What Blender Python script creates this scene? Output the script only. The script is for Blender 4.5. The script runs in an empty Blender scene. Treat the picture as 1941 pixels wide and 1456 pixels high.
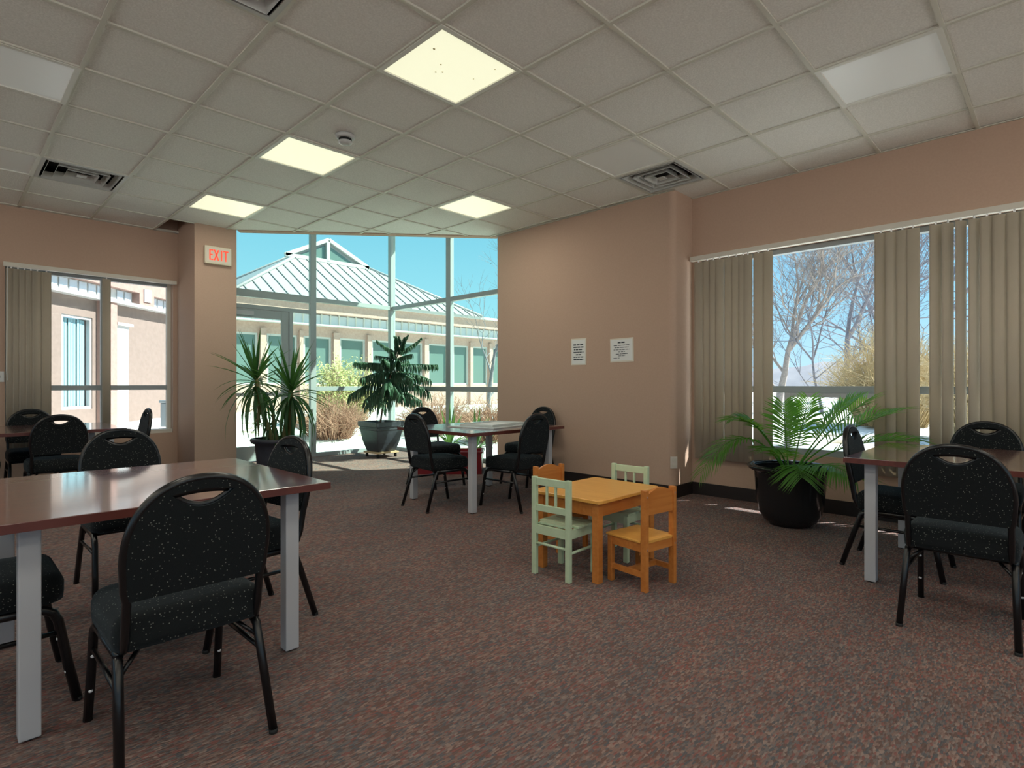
import bpy, bmesh, math, random
from mathutils import Vector, Matrix
from mathutils.geometry import tessellate_polygon
R = math.radians
PI = math.pi
S = bpy.context.scene
COL = S.collection

# ------------------------------------------------------------------ camera
YAW = 44.5
EYE = 1.16
cd = bpy.data.cameras.new('camera'); cam = bpy.data.objects.new('camera', cd); COL.objects.link(cam)
cd.sensor_width = 36.0; cd.lens = 1070.0 / 1941.0 * 36.0; cd.clip_end = 500; cd.clip_start = 0.02
cam.location = (0, 0, EYE); cam.rotation_euler = (R(90), 0, R(YAW - 90))
S.camera = cam
# ------------------------------------------------------------------ world, sun, exposure
S.view_settings.view_transform = 'Standard'; S.view_settings.look = 'None'
S.view_settings.gamma = 1.0; S.view_settings.exposure = 0.98; S.view_settings.use_curve_mapping = False
W = bpy.data.worlds.new('sky'); S.world = W; W.use_nodes = True
nt = W.node_tree; nt.nodes.clear()
o_ = nt.nodes.new('ShaderNodeOutputWorld'); bg = nt.nodes.new('ShaderNodeBackground')
tc = nt.nodes.new('ShaderNodeTexCoord'); sx = nt.nodes.new('ShaderNodeSeparateXYZ'); rp = nt.nodes.new('ShaderNodeValToRGB')
nt.links.new(tc.outputs['Generated'], sx.inputs[0]); nt.links.new(sx.outputs['Z'], rp.inputs[0])
nt.links.new(rp.outputs[0], bg.inputs[0]); nt.links.new(bg.outputs[0], o_.inputs[0])
e = rp.color_ramp.elements
e[0].position = 0.0; e[0].color = (.62, .86, 1.0, 1)
e[1].position = 1.0; e[1].color = (.12, .36, .66, 1)
q = e.new(.12); q.color = (.40, .74, .95, 1)
q = e.new(.32); q.color = (.21, .55, .82, 1)
bg.inputs[1].default_value = 0.57
SUN_DIR = Vector((.66, -.50, .92)).normalized()        # towards the sun
sl = bpy.data.lights.new('sun', 'SUN'); sl.energy = 7.2; sl.angle = R(.6); sl.color = (1, .96, .88)
so = bpy.data.objects.new('sun', sl); COL.objects.link(so); so.rotation_euler = SUN_DIR.to_track_quat('Z', 'Y').to_euler(); so.location = (20, -20, 30)
LAMP_WATTS = 4.6
LAMP_GLOW = .40

# ------------------------------------------------------------------ materials
MAT = {}
def mat(name, col, rough=.6, spec=.5, metal=0, emit=None, estr=0):
    m = bpy.data.materials.new(name); m.use_nodes = True
    b = m.node_tree.nodes['Principled BSDF']
    b.inputs['Base Color'].default_value = (*col, 1); b.inputs['Roughness'].default_value = rough
    b.inputs['Specular IOR Level'].default_value = spec; b.inputs['Metallic'].default_value = metal
    if emit: b.inputs['Emission Color'].default_value = (*emit, 1); b.inputs['Emission Strength'].default_value = estr
    MAT[name] = m
    return m
def nodes(name):
    t = MAT[name].node_tree
    return t, t.nodes, t.links, t.nodes['Principled BSDF']
def noisy(name, col, col2, scale, rough=.6, bump=0, detail=4, spec=.5, stretch=(1, 1, 1), dist=.02, contrast=(.35, .65)):
    """two-tone noise colour with fine relief, object space"""
    mat(name, col, rough, spec); t, n, l, b = nodes(name)
    c = n.new('ShaderNodeTexCoord'); mp = n.new('ShaderNodeMapping'); mp.inputs['Scale'].default_value = stretch
    l.new(c.outputs['Object'], mp.inputs[0])
    no = n.new('ShaderNodeTexNoise'); no.inputs['Scale'].default_value = scale; no.inputs['Detail'].default_value = detail
    l.new(mp.outputs[0], no.inputs['Vector'])
    r = n.new('ShaderNodeValToRGB'); r.color_ramp.elements[0].color = (*col, 1); r.color_ramp.elements[1].color = (*col2, 1)
    r.color_ramp.elements[0].position = contrast[0]; r.color_ramp.elements[1].position = contrast[1]
    l.new(no.outputs[0], r.inputs[0]); l.new(r.outputs[0], b.inputs['Base Color'])
    if bump:
        bp = n.new('ShaderNodeBump'); bp.inputs['Strength'].default_value = bump; bp.inputs['Distance'].default_value = dist
        l.new(no.outputs[0], bp.inputs['Height']); l.new(bp.outputs[0], b.inputs['Normal'])
    return MAT[name]
noisy('wall_paint', (.485, .338, .256), (.505, .352, .267), 60, .85, .05, spec=.2, dist=.004)
noisy('outlet_white', (.62, .56, .50), (.64, .58, .52), 30, .5)
noisy('tile', (.86, .84, .79), (.75, .73, .68), 95, .95, .35, 6, .1, dist=.01, contrast=(.3, .62))
mat('bar', (.62, .605, .52), .6); mat('light_frame', (.72, .71, .64), .5)
mat('baseboard', (.018, .012, .011), .5)
mat('frame_alu', (.33, .37, .38), .45); mat('frame_cream', (.62, .58, .50), .55)
mat('metal_grey', (.46, .465, .49), .42, .5)
mat('black_metal', (.004, .004, .005), .28, .5); mat('rubber', (.012, .012, .012), .8)
mat('stud_white', (.8, .8, .8), .4)
mat('white_paper', (.74, .74, .72), .7); mat('cream_paper', (.70, .64, .54), .7); mat('print', (.05, .06, .07), .8)
mat('sign_white', (.72, .66, .50), .5); mat('sign_red', (.75, .06, .03), .5, emit=(1, .09, .04), estr=.35)
mat('vent_white', (.50, .50, .47), .5); mat('void', (.012, .012, .012), .95)
mat('pot_black', (.010, .011, .013), .16, .6); noisy('pot_slate', (.022, .024, .034), (.034, .037, .048), 9, .45, .15)
noisy('soil', (.03, .02, .013), (.07, .05, .035), 60, .95, .6); noisy('raw_wood', (.50, .33, .19), (.60, .42, .25), 12, .6)
mat('red_plastic', (.20, .008, .012), .4); mat('tray_white', (.55, .58, .56), .25)
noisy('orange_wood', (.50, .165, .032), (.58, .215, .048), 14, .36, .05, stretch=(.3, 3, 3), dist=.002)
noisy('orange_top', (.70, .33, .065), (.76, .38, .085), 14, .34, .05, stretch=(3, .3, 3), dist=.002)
noisy('mint_paint', (.50, .62, .42), (.54, .66, .46), 20, .42, .04, dist=.002)
noisy('peach_stucco', (0.333, 0.216, 0.180), (0.369, 0.243, 0.203), 14, .9, .2); mat('ext_white', (.50, .50, .49), .5)
noisy('sand_stucco', (0.211, 0.162, 0.135), (0.234, 0.180, 0.151), 10, .9, .2)
noisy('pavilion_stucco', (0.450, 0.302, 0.257), (0.504, 0.347, 0.297), 14, .9, .2); mat('ext_trim', (.60, .60, .57), .6); mat('roof_white', (.33, .325, .335), .45); mat('roof_seam', (.25, .24, .24), .6)
mat('teal_pane', (.12, .18, .165), .08, .8); mat('pale_pane', (.56, .61, .66), .15, .6); mat('slat_teal', (.24, .43, .48), .5)
noisy('snow_grass', (.24, .20, .13), (.84, .83, .80), 1.3, .95, .4, 8, .1, contrast=(.34, .47))
noisy('gravel', (.58, .53, .42), (.72, .67, .56), 3, .95, .3, 8, .1)
noisy('bark_pale', (.30, .25, .22), (.38, .33, .29), 20, .9); noisy('bark_grey', (.17, .16, .18), (.24, .23, .25), 20, .9)
noisy('twig_red', (.34, .17, .12), (.45, .26, .18), 20, .9); noisy('twig_gold', (.50, .38, .20), (.60, .48, .28), 20, .9)
noisy('bush_leaf', (.36, .40, .14), (.52, .52, .22), 5, .8); noisy('hill', (.17, .17, .19), (.22, .215, .23), .3, .95)
noisy('trunk', (.10, .065, .04), (.17, .12, .08), 30, .85, .4); noisy('yucca_stem', (.16, .15, .05), (.24, .22, .09), 24, .8, .4)
noisy('snow_hedge', (.28, .14, .11), (.38, .21, .16), 9, .95)
mat('bin_grey', (.20, .24, .26), .4); mat('paving', (.60, .58, .54), .9)

def leafy(name, col, col2, trans):
    noisy(name, col, col2, 7, .38, 0); t, n, l, b = nodes(name)
    tr = n.new('ShaderNodeBsdfTranslucent'); tr.inputs[0].default_value = (*trans, 1)
    mx = n.new('ShaderNodeMixShader'); mx.inputs[0].default_value = .38
    out = n['Material Output']; l.new(b.outputs[0], mx.inputs[1]); l.new(tr.outputs[0], mx.inputs[2]); l.new(mx.outputs[0], out.inputs[0])
leafy('palm_leaf', (.05, .16, .03), (.09, .25, .045), (.26, .56, .05))
leafy('yucca_leaf', (.016, .055, .022), (.035, .10, .03), (.10, .26, .04))
leafy('pine_leaf', (.030, .085, .048), (.055, .13, .065), (.09, .24, .09))
leafy('agave_leaf', (.06, .12, .05), (.10, .18, .07), (.14, .26, .06))
leafy('dead_leaf', (.16, .13, .05), (.22, .18, .08), (.2, .18, .05))
leafy('blind_fabric', (.50, .44, .355), (.52, .46, .375), (.58, .48, .34))
nodes('blind_fabric')[1]['Mix Shader'].inputs[0].default_value = .32
nodes('palm_leaf')[1]['Mix Shader'].inputs[0].default_value = .5
nodes('blind_fabric')[3].inputs['Roughness'].default_value = .8

def glass(name, tint):
    m = mat(name, (1, 1, 1)); t, n, l, b = nodes(name); n.remove(b)
    tr = n.new('ShaderNodeBsdfTransparent'); tr.inputs[0].default_value = (*tint, 1)
    gl = n.new('ShaderNodeBsdfGlossy'); gl.inputs['Roughness'].default_value = 0
    lw = n.new('ShaderNodeLayerWeight'); lw.inputs[0].default_value = .5        # Facing = 1 - cos: Schlick reflectance of a thin sheet
    pw = n.new('ShaderNodeMath'); pw.operation = 'POWER'; l.new(lw.outputs['Facing'], pw.inputs[0]); pw.inputs[1].default_value = 5
    fr = n.new('ShaderNodeMath'); fr.operation = 'MULTIPLY_ADD'; l.new(pw.outputs[0], fr.inputs[0]); fr.inputs[1].default_value = .3; fr.inputs[2].default_value = .003
    mx = n.new('ShaderNodeMixShader'); l.new(fr.outputs[0], mx.inputs[0]); l.new(tr.outputs[0], mx.inputs[1]); l.new(gl.outputs[0], mx.inputs[2])
    l.new(mx.outputs[0], n['Material Output'].inputs[0])
glass('glass_bay', (.87, 1.0, .94)); glass('glass_clear', (.94, .98, 1.0))

# carpet: short loops in rows, red / grey / brown flecks, broken blocks of ribs
mat('carpet', (.15, .1, .09), .95, .1)
t, n, l, b = nodes('carpet')
def N(ty, **k):
    x = n.new(ty)
    for a, v in k.items(): x.inputs[a].default_value = v
    return x
c = n.new('ShaderNodeTexCoord')
mp = n.new('ShaderNodeMapping'); mp.inputs['Scale'].default_value = (52, 150, 1); l.new(c.outputs['Object'], mp.inputs[0])
vo = N('ShaderNodeTexVoronoi', Scale=1.0, Randomness=.75); l.new(mp.outputs[0], vo.inputs['Vector'])
sp = n.new('ShaderNodeSeparateColor'); l.new(vo.outputs['Color'], sp.inputs[0])
r1 = n.new('ShaderNodeValToRGB'); r1.color_ramp.interpolation = 'CONSTANT'; l.new(sp.outputs[0], r1.inputs[0])
stops = [(0, (0.141, 0.092, 0.082)), (.22, (0.205, 0.141, 0.125)), (.42, (0.163, 0.137, 0.132)), (.60, (0.106, 0.103, 0.108)), (.76, (0.212, 0.099, 0.089)), (.88, (0.254, 0.189, 0.168))]
el = r1.color_ramp.elements; el[0].color = (*stops[0][1], 1); el[1].position = stops[1][0]; el[1].color = (*stops[1][1], 1)
for p_, c_ in stops[2:]: x = el.new(p_); x.color = (*c_, 1)
mp2 = n.new('ShaderNodeMapping'); mp2.inputs['Scale'].default_value = (3.2, 8.5, 1); l.new(c.outputs['Object'], mp2.inputs[0])
v2 = N('ShaderNodeTexVoronoi', Scale=1.0, Randomness=1.0); l.new(mp2.outputs[0], v2.inputs['Vector'])
s2 = n.new('ShaderNodeSeparateColor'); l.new(v2.outputs['Color'], s2.inputs[0])
r2 = n.new('ShaderNodeValToRGB'); l.new(s2.outputs[1], r2.inputs[0])
r2.color_ramp.elements[0].color = (.90, .95, .98, 1); r2.color_ramp.elements[1].color = (1.08, .99, .96, 1)
mx = n.new('ShaderNodeMix'); mx.data_type = 'RGBA'; mx.blend_type = 'MULTIPLY'; mx.inputs[0].default_value = 1
l.new(r1.outputs[0], mx.inputs[6]); l.new(r2.outputs[0], mx.inputs[7])
no = N('ShaderNodeTexNoise', Scale=.9, Detail=3.0); l.new(c.outputs['Object'], no.inputs['Vector'])
r3 = n.new('ShaderNodeValToRGB'); l.new(no.outputs[0], r3.inputs[0])
r3.color_ramp.elements[0].position = .3; r3.color_ramp.elements[0].color = (.88, .88, .88, 1); r3.color_ramp.elements[1].position = .7; r3.color_ramp.elements[1].color = (1.1, 1.08, 1.05, 1)
m2 = n.new('ShaderNodeMix'); m2.data_type = 'RGBA'; m2.blend_type = 'MULTIPLY'; m2.inputs[0].default_value = 1
l.new(mx.outputs[2], m2.inputs[6]); l.new(r3.outputs[0], m2.inputs[7]); l.new(m2.outputs[2], b.inputs['Base Color'])
bp = N('ShaderNodeBump', Strength=.9, Distance=.006); bp.invert = True; l.new(vo.outputs['Distance'], bp.inputs['Height']); l.new(bp.outputs[0], b.inputs['Normal'])

# cherry laminate
noisy('cherry', (.095, .022, .017), (.13, .033, .024), 6, .3, 0, stretch=(1, 9, 1), spec=.5)
nodes('cherry')[3].inputs['Coat Weight'].default_value = 1.0; nodes('cherry')[3].inputs['Coat Roughness'].default_value = .09; nodes('cherry')[3].inputs['Coat IOR'].default_value = 2.0
noisy('cherry_edge', (.10, .024, .018), (.13, .033, .024), 6, .4, 0, stretch=(1, 9, 1))

# dotted black fabric: staggered white dots, object space
def dotted(name, seat):
    mat(name, (.012, .016, .018), .9, .25); t, n, l, b = nodes(name)
    c = n.new('ShaderNodeTexCoord'); s = n.new('ShaderNodeSeparateXYZ'); l.new(c.outputs['Object'], s.inputs[0])
    def M(op, a, bb=None, cc=None):
        m = n.new('ShaderNodeMath'); m.operation = op
        for i, v in enumerate((a, bb, cc)):
            if v is None: continue
            if isinstance(v, (int, float)): m.inputs[i].default_value = v
            else: l.new(v, m.inputs[i])
        return m.outputs[0]
    vv = n.new('ShaderNodeTexVoronoi'); vv.inputs['Scale'].default_value = 92; vv.inputs['Randomness'].default_value = 1.0; l.new(c.outputs['Object'], vv.inputs['Vector'])
    k = M('LESS_THAN', vv.outputs['Distance'], .165)
    mx = n.new('ShaderNodeMix'); mx.data_type = 'RGBA'; l.new(k, mx.inputs[0])
    no = n.new('ShaderNodeTexNoise'); no.inputs['Scale'].default_value = 350; l.new(c.outputs['Object'], no.inputs['Vector'])
    rr = n.new('ShaderNodeValToRGB'); rr.color_ramp.elements[0].color = (.0028, .004, .0046, 1); rr.color_ramp.elements[1].color = (.008, .010, .011, 1)
    l.new(no.outputs[0], rr.inputs[0]); l.new(rr.outputs[0], mx.inputs[6]); mx.inputs[7].default_value = (.17, .18, .155, 1)
    l.new(mx.outputs[2], b.inputs['Base Color'])
    bp = n.new('ShaderNodeBump'); bp.inputs['Strength'].default_value = .3; bp.inputs['Distance'].default_value = .002
    l.new(no.outputs[0], bp.inputs['Height']); l.new(bp.outputs[0], b.inputs['Normal'])
    b.inputs['Sheen Weight'].default_value = .12; b.inputs['Sheen Tint'].default_value = (.4, .55, .65, 1)
dotted('fabric_back', False); dotted('fabric_seat', True)

# ------------------------------------------------------------------ mesh helpers
class MB:
    def __init__(s): s.v = []; s.f = []; s.sm = []
    def add(s, vs, fs, smooth=False):
        o = len(s.v); s.v += [tuple(p) for p in vs]; s.f += [tuple(i + o for i in f) for f in fs]; s.sm += [smooth] * len(fs); return s
    def box(s, a, b2, bev=0):
        x0, y0, z0 = a; x1, y1, z1 = b2
        x0, x1 = min(x0, x1), max(x0, x1); y0, y1 = min(y0, y1), max(y0, y1); z0, z1 = min(z0, z1), max(z0, z1)
        vs = [(x0, y0, z0), (x1, y0, z0), (x1, y1, z0), (x0, y1, z0), (x0, y0, z1), (x1, y0, z1), (x1, y1, z1), (x0, y1, z1)]
        fs = [(0, 3, 2, 1), (4, 5, 6, 7), (0, 1, 5, 4), (1, 2, 6, 5), (2, 3, 7, 6), (3, 0, 4, 7)]
        if bev:
            bm = bmesh.new(); bv = [bm.verts.new(p) for p in vs]
            for f in fs: bm.faces.new([bv[i] for i in f])
            bmesh.ops.bevel(bm, geom=bm.edges[:], offset=bev, segments=2, affect='EDGES', profile=.6)
            bm.verts.index_update()
            s.add([p.co for p in bm.verts], [[w.index for w in f.verts] for f in bm.faces]); bm.free(); return s
        return s.add(vs, fs)
    def cbox(s, c, d, bev=0): return s.box([c[i] - d[i] / 2 for i in range(3)], [c[i] + d[i] / 2 for i in range(3)], bev)
    def tube(s, pts, rad, n=6, smooth=True, cap=True, flat=1.0, phase=0):
        pts = [Vector(p) for p in pts]; k = len(pts)
        if not isinstance(rad, (list, tuple)): rad = [rad] * k
        vs = []; up = None
        for i, p in enumerate(pts):
            d = (pts[min(i + 1, k - 1)] - pts[max(i - 1, 0)]).normalized()
            if up is None:
                up = Vector((1, 0, 0)) if abs(d.x) < .8 else Vector((0, 1, 0))
            up = (up - d * up.dot(d)).normalized(); w = d.cross(up)
            for j in range(n):
                a = 2 * PI * j / n + phase
                vs.append(p + up * (math.cos(a) * rad[i]) + w * (math.sin(a) * rad[i] * flat))
        fs = [(i * n + j, i * n + (j + 1) % n, (i + 1) * n + (j + 1) % n, (i + 1) * n + j) for i in range(k - 1) for j in range(n)]
        if cap: fs += [tuple(reversed(range(n))), tuple(range((k - 1) * n, k * n))]
        return s.add(vs, fs, smooth)
    def beam(s, a, b2, w, h=None):
        """square bar from a to b"""
        a = Vector(a); b2 = Vector(b2); d = (b2 - a).normalized(); h = h or w
        up = Vector((0, 0, 1)) if abs(d.z) < .9 else Vector((0, 1, 0))
        sd = d.cross(up).normalized(); up = sd.cross(d)
        vs = [p + sd * (sx * w / 2) + up * (sz * h / 2) for p in (a, b2) for sx, sz in ((-1, -1), (1, -1), (1, 1), (-1, 1))]
        return s.add(vs, [(0, 1, 2, 3), (7, 6, 5, 4), (0, 4, 5, 1), (1, 5, 6, 2), (2, 6, 7, 3), (3, 7, 4, 0)])
    def lathe(s, prof, n=32, c=(0, 0, 0), smooth=True):
        vs = []; fs = []
        for r_, z in prof:
            for j in range(n):
                a = 2 * PI * j / n; vs.append((c[0] + r_ * math.cos(a), c[1] + r_ * math.sin(a), c[2] + z))
        for i in range(len(prof) - 1):
            for j in range(n): fs.append((i * n + j, i * n + (j + 1) % n, (i + 1) * n + (j + 1) % n, (i + 1) * n + j))
        if prof[0][0] > 1e-4: fs.append(tuple(reversed(range(n))))
        if prof[-1][0] > 1e-4: fs.append(tuple(range((len(prof) - 1) * n, len(prof) * n)))
        return s.add(vs, fs, smooth)
    def prism(s, poly, z0, z1):
        k = len(poly); vs = [(x, y, z0) for x, y in poly] + [(x, y, z1) for x, y in poly]
        fs = [tuple(reversed(range(k))), tuple(range(k, 2 * k))] + [(i, (i + 1) % k, k + (i + 1) % k, k + i) for i in range(k)]
        return s.add(vs, fs)
    def mesh(s, name, m):
        me = bpy.data.meshes.new(name); me.from_pydata(s.v, [], s.f)
        me.polygons.foreach_set('use_smooth', s.sm); me.materials.append(MAT[m]); me.update()
        bm = bmesh.new(); bm.from_mesh(me); bmesh.ops.recalc_face_normals(bm, faces=bm.faces[:]); bm.to_mesh(me); bm.free()
        return me
    def build(s, name, m, parent=None, loc=None):
        o = bpy.data.objects.new(name, s.mesh(name, m)); COL.objects.link(o)
        if parent: o.parent = parent
        if loc: o.location = loc
        return o
def tag(o, label=None, cat=None, group=None, kind=None):
    if label: o['label'] = label
    if cat: o['category'] = cat
    if group: o['group'] = group
    if kind: o['kind'] = kind
    return o
def empty(name, loc=(0, 0, 0), rz=0):
    o = bpy.data.objects.new(name, None); COL.objects.link(o); o.location = loc; o.rotation_euler = (0, 0, R(rz)); o.empty_display_size = .1
    return o
def inst(name, me, parent, loc=(0, 0, 0), rot=(0, 0, 0), scale=(1, 1, 1)):
    o = bpy.data.objects.new(name, me); COL.objects.link(o); o.parent = parent; o.location = loc; o.rotation_euler = rot; o.scale = scale
    return o
def copy_tree(o, parent=None):
    c = o.copy(); COL.objects.link(c)
    if parent: c.parent = parent
    for ch in list(o.children): copy_tree(ch, c)
    return c
def clip(poly, nx, ny, d):
    """keep nx*x+ny*y<=d"""
    out = []
    for i in range(len(poly)):
        a, b2 = poly[i], poly[(i + 1) % len(poly)]
        da = nx * a[0] + ny * a[1] - d; db = nx * b2[0] + ny * b2[1] - d
        if da <= 0: out.append(a)
        if (da < 0 < db) or (db < 0 < da):
            t_ = da / (da - db); out.append((a[0] + (b2[0] - a[0]) * t_, a[1] + (b2[1] - a[1]) * t_))
    return out
ca, sa = math.cos(R(YAW)), math.sin(R(YAW))
def proj(x, y, z):
    d = x * ca + y * sa; lt = x * sa - y * ca
    if d < .05: return None
    return 970.5 + 1070 * lt / d, 728 - 1070 * (z - EYE) / d

# ------------------------------------------------------------------ room
ZC = 3.125
TS = .64747; TX = -.01867; TY = -.15956       # ceiling grid module and origin
XR, XP, YL, YP = 5.62, 5.23, 8.30, 7.60       # right wall, wall with papers, left wall, pier face
YGL, XGR = 8.58, 5.68                         # the two glazed sides of the bay
X0, Y0 = -5.2, -4.6                           # room behind the camera
ZB = 4.20                                     # bay soffit
def st(name, mb, m, parent=None):
    o = mb.build(name, m, parent)
    if not parent: tag(o, kind='structure')
    return o
fl = MB(); fl.add([(X0 - .2, Y0 - .2, 0), (5.85, Y0 - .2, 0), (5.85, 8.75, 0), (X0 - .2, 8.75, 0)], [(0, 1, 2, 3)])
st('floor', fl, 'carpet')
# right wall with window opening (y from -3.2 to 2.78)
WZ0, WZ1 = .50, 2.47
w = MB(); T = .22
w.box((XR, Y0 - .2, 0), (XR + T, 2.9, WZ0)); w.box((XR, Y0 - .2, WZ1), (XR + T, 2.9, ZC + .3))
w.box((XR, 2.78, WZ0), (XR + T, 2.9, WZ1)); w.box((XR, Y0 - .2, WZ0), (XR + T, -3.2, WZ1))
st('wall_right', w, 'wall_paint')
# wall with the two papers: solid with rounded near corner
pr = .07; poly = [(XR + T, 2.84), (XR + T, 5.41), (XP, 5.41)]
for k in range(9):
    a = PI + (PI / 2) * k / 8; poly.append((XP + pr + pr * math.cos(a), 2.84 + pr + pr * math.sin(a)))
w = MB(); w.prism(poly, 0, ZB + .1)
for i in range(len(w.f)): w.sm[i] = False
st('wall_papers', w, 'wall_paint')
# left wall with window opening x .52..2.15
w = MB()
w.box((X0 - .2, YL, 0), (2.69, YL + T, WZ0 + .03)); w.box((X0 - .2, YL, WZ1), (2.69, YL + T, ZC + .3))
w.box((X0 - .2, YL, WZ0 + .03), (.52, YL + T, WZ1)); w.box((2.15, YL, WZ0 + .03), (2.69, YL + T, WZ1))
st('wall_left', w, 'wall_paint')
w = MB(); w.box((2.20, YP, 0), (2.69, YL, ZB + .1)); w.box((2.49, YL, 0), (2.69, YGL + .1, ZB + .1)); st('wall_pier', w, 'wall_paint')
# back walls behind the viewer; big unseen openings added to bring in daylight
w = MB(); w.box((X0 - .2, Y0 - .2, 0), (X0, YL, .75)); w.box((X0 - .2, Y0 - .2, 2.75), (X0, YL, ZC + .3))
for a_, b_ in ((Y0 - .2, -3.6), (-.6, .2), (3.2, 4.0), (7.0, YL)): w.box((X0 - .2, a_, .75), (X0, b_, 2.75))
st('wall_rear_west', w, 'wall_paint')
w = MB(); w.box((X0, Y0 - .2, 0), (XR, Y0, .5)); w.box((X0, Y0 - .2, 2.85), (XR, Y0, ZC + .3))
for a_, b_ in ((X0, -4.4), (-1.2, -.4), (2.6, 3.2), (5.3, XR)): w.box((a_, Y0 - .2, .5), (b_, Y0, 2.85))
st('wall_rear_south', w, 'wall_paint')
# baseboards
BB = .125
w = MB(); w.box((XR - .012, Y0, 0), (XR, 2.84, BB)); st('baseboard_right', w, 'baseboard')
w = MB(); po = [(XP - .012, 5.41), (XP, 5.41)]; inn = []
for k in range(9):
    a = PI + (PI / 2) * k / 8; inn.append((a, pr))
outer = [(XP + pr + (pr + .012) * math.cos(a), 2.84 + pr + (pr + .012) * math.sin(a)) for a, _ in inn]
inner = [(XP + pr + pr * math.cos(a), 2.84 + pr + pr * math.sin(a)) for a, _ in inn]
path_o = [(XP - .012, 5.41)] + outer + [(XR, 2.828)]; path_i = [(XP, 5.41)] + inner + [(XR, 2.84)]
for i in range(len(path_o) - 1): w.prism([path_o[i], path_o[i + 1], path_i[i + 1], path_i[i]], 0, BB)
st('baseboard_papers', w, 'baseboard')
w = MB(); w.box((X0, YL - .012, 0), (2.20, YL, BB)); st('baseboard_left', w, 'baseboard')
w = MB(); w.box((2.188, YP - .012, 0), (2.702, YP, BB)); w.box((2.188, YP, 0), (2.20, YL - .012, BB)); w.box((2.69, YP, 0), (2.702, YGL - .06, BB)); st('baseboard_pier', w, 'baseboard')

# ---- ceiling: tiles, bars; open diagonal edge towards the glazed bay
DN = Vector((2.16, 2.54)).normalized(); DD = DN.x * 2.69 + DN.y * 7.57
ceil = MB().box((X0, Y0, ZC + .28), (XR, 5.41, ZC + .30)).prism([(X0, 5.41), (XP, 5.41), (2.69, 7.57), (2.69, YL), (X0, YL)], ZC + .28, ZC + .30).build('ceiling', 'void'); tag(ceil, kind='structure')
LIGHTS = {(i, j) for i in (-6, -3, 0, 3, 6) for j in (-5, -2, 1, 4, 7, 10)} - {(6, 10)}
VENTS = {(7, 4), (1, 10), (1, 4), (-2, 1), (4, -2)}
MISSING = {(3, 12)}
full = MB().box((.014, .014, .008), (TS - .014, TS - .014, .022)).mesh('ceiling_tile', 'tile')
rest = MB()
for i in range(-8, 9):
    for j in range(-7, 14):
        if (i, j) in LIGHTS or (i, j) in VENTS or (i, j) in MISSING: continue
        x, y = TX + i * TS, TY + j * TS
        p = [(x + .012, y + .012), (x + TS - .012, y + .012), (x + TS - .012, y + TS - .012), (x + .012, y + TS - .012)]
        xm = XR if y < 2.84 else XP
        p = clip(p, 1, 0, xm); p = clip(p, 0, 1, YL) if p else p
        p = clip(p, -1, 0, -X0) if p else p; p = clip(p, 0, -1, -Y0) if p else p
        if not p: continue
        pd = clip(p, DN.x, DN.y, DD) if x + TS > 2.2 and y + TS > 5.0 else p
        if not pd or len(pd) < 3: continue
        q = [proj(a, b2, ZC) for a, b2 in pd]
        vis = any(k and -60 < k[0] < 2000 and -60 < k[1] for k in q)
        if not vis: rest.prism(pd, ZC + .008, ZC + .022); continue
        if len(pd) == 4 and abs(pd[0][0] - x - .012) < 1e-6 and abs(pd[2][0] - x - TS + .012) < 1e-6 and abs(pd[2][1] - y - TS + .012) < 1e-6 and abs(pd[0][1] - y - .012) < 1e-6:
            inst('ceiling_tile', full, ceil, (x, y, ZC))
        else: MB().prism(pd, ZC + .008, ZC + .022).build('ceiling_tile', 'tile', ceil)
tag(rest.build('ceiling_tile_field', 'tile', ceil), kind='stuff')
def seg_clip(a, b2):
    """clip segment at the diagonal edge"""
    da = DN.x * a[0] + DN.y * a[1] - DD; db = DN.x * b2[0] + DN.y * b2[1] - DD
    if db <= 0 or (b2[0] < 2.3 and b2[1] > 7): return b2
    if da >= 0: return None
    t_ = da / (da - db); return (a[0] + (b2[0] - a[0]) * t_, a[1] + (b2[1] - a[1]) * t_)
for i in range(-8, 10):
    x = TX + i * TS; ymax = YL if x < 2.2 else (YP if x < 2.69 else 9.0)
    if x > XR: continue
    if x > XP: ymax = 2.84
    e_ = seg_clip((x, Y0), (x, ymax)) if x > 2.2 else (x, ymax)
    MB().box((x - .0125, Y0, ZC - .003), (x + .0125, e_[1], ZC + .02)).build('ceiling_bar', 'bar', ceil)
for j in range(-6, 14):
    y = TY + j * TS; xmax = XR if y < 2.84 else XP
    if y > YL: continue
    if y > YP: xmax = 2.2
    e_ = seg_clip((X0, y), (xmax, y)) if y < YP else (xmax, y)
    if e_: MB().box((X0, y - .0125, ZC - .0025), (e_[0], y + .0125, ZC + .02)).build('ceiling_bar', 'bar', ceil)
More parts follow.
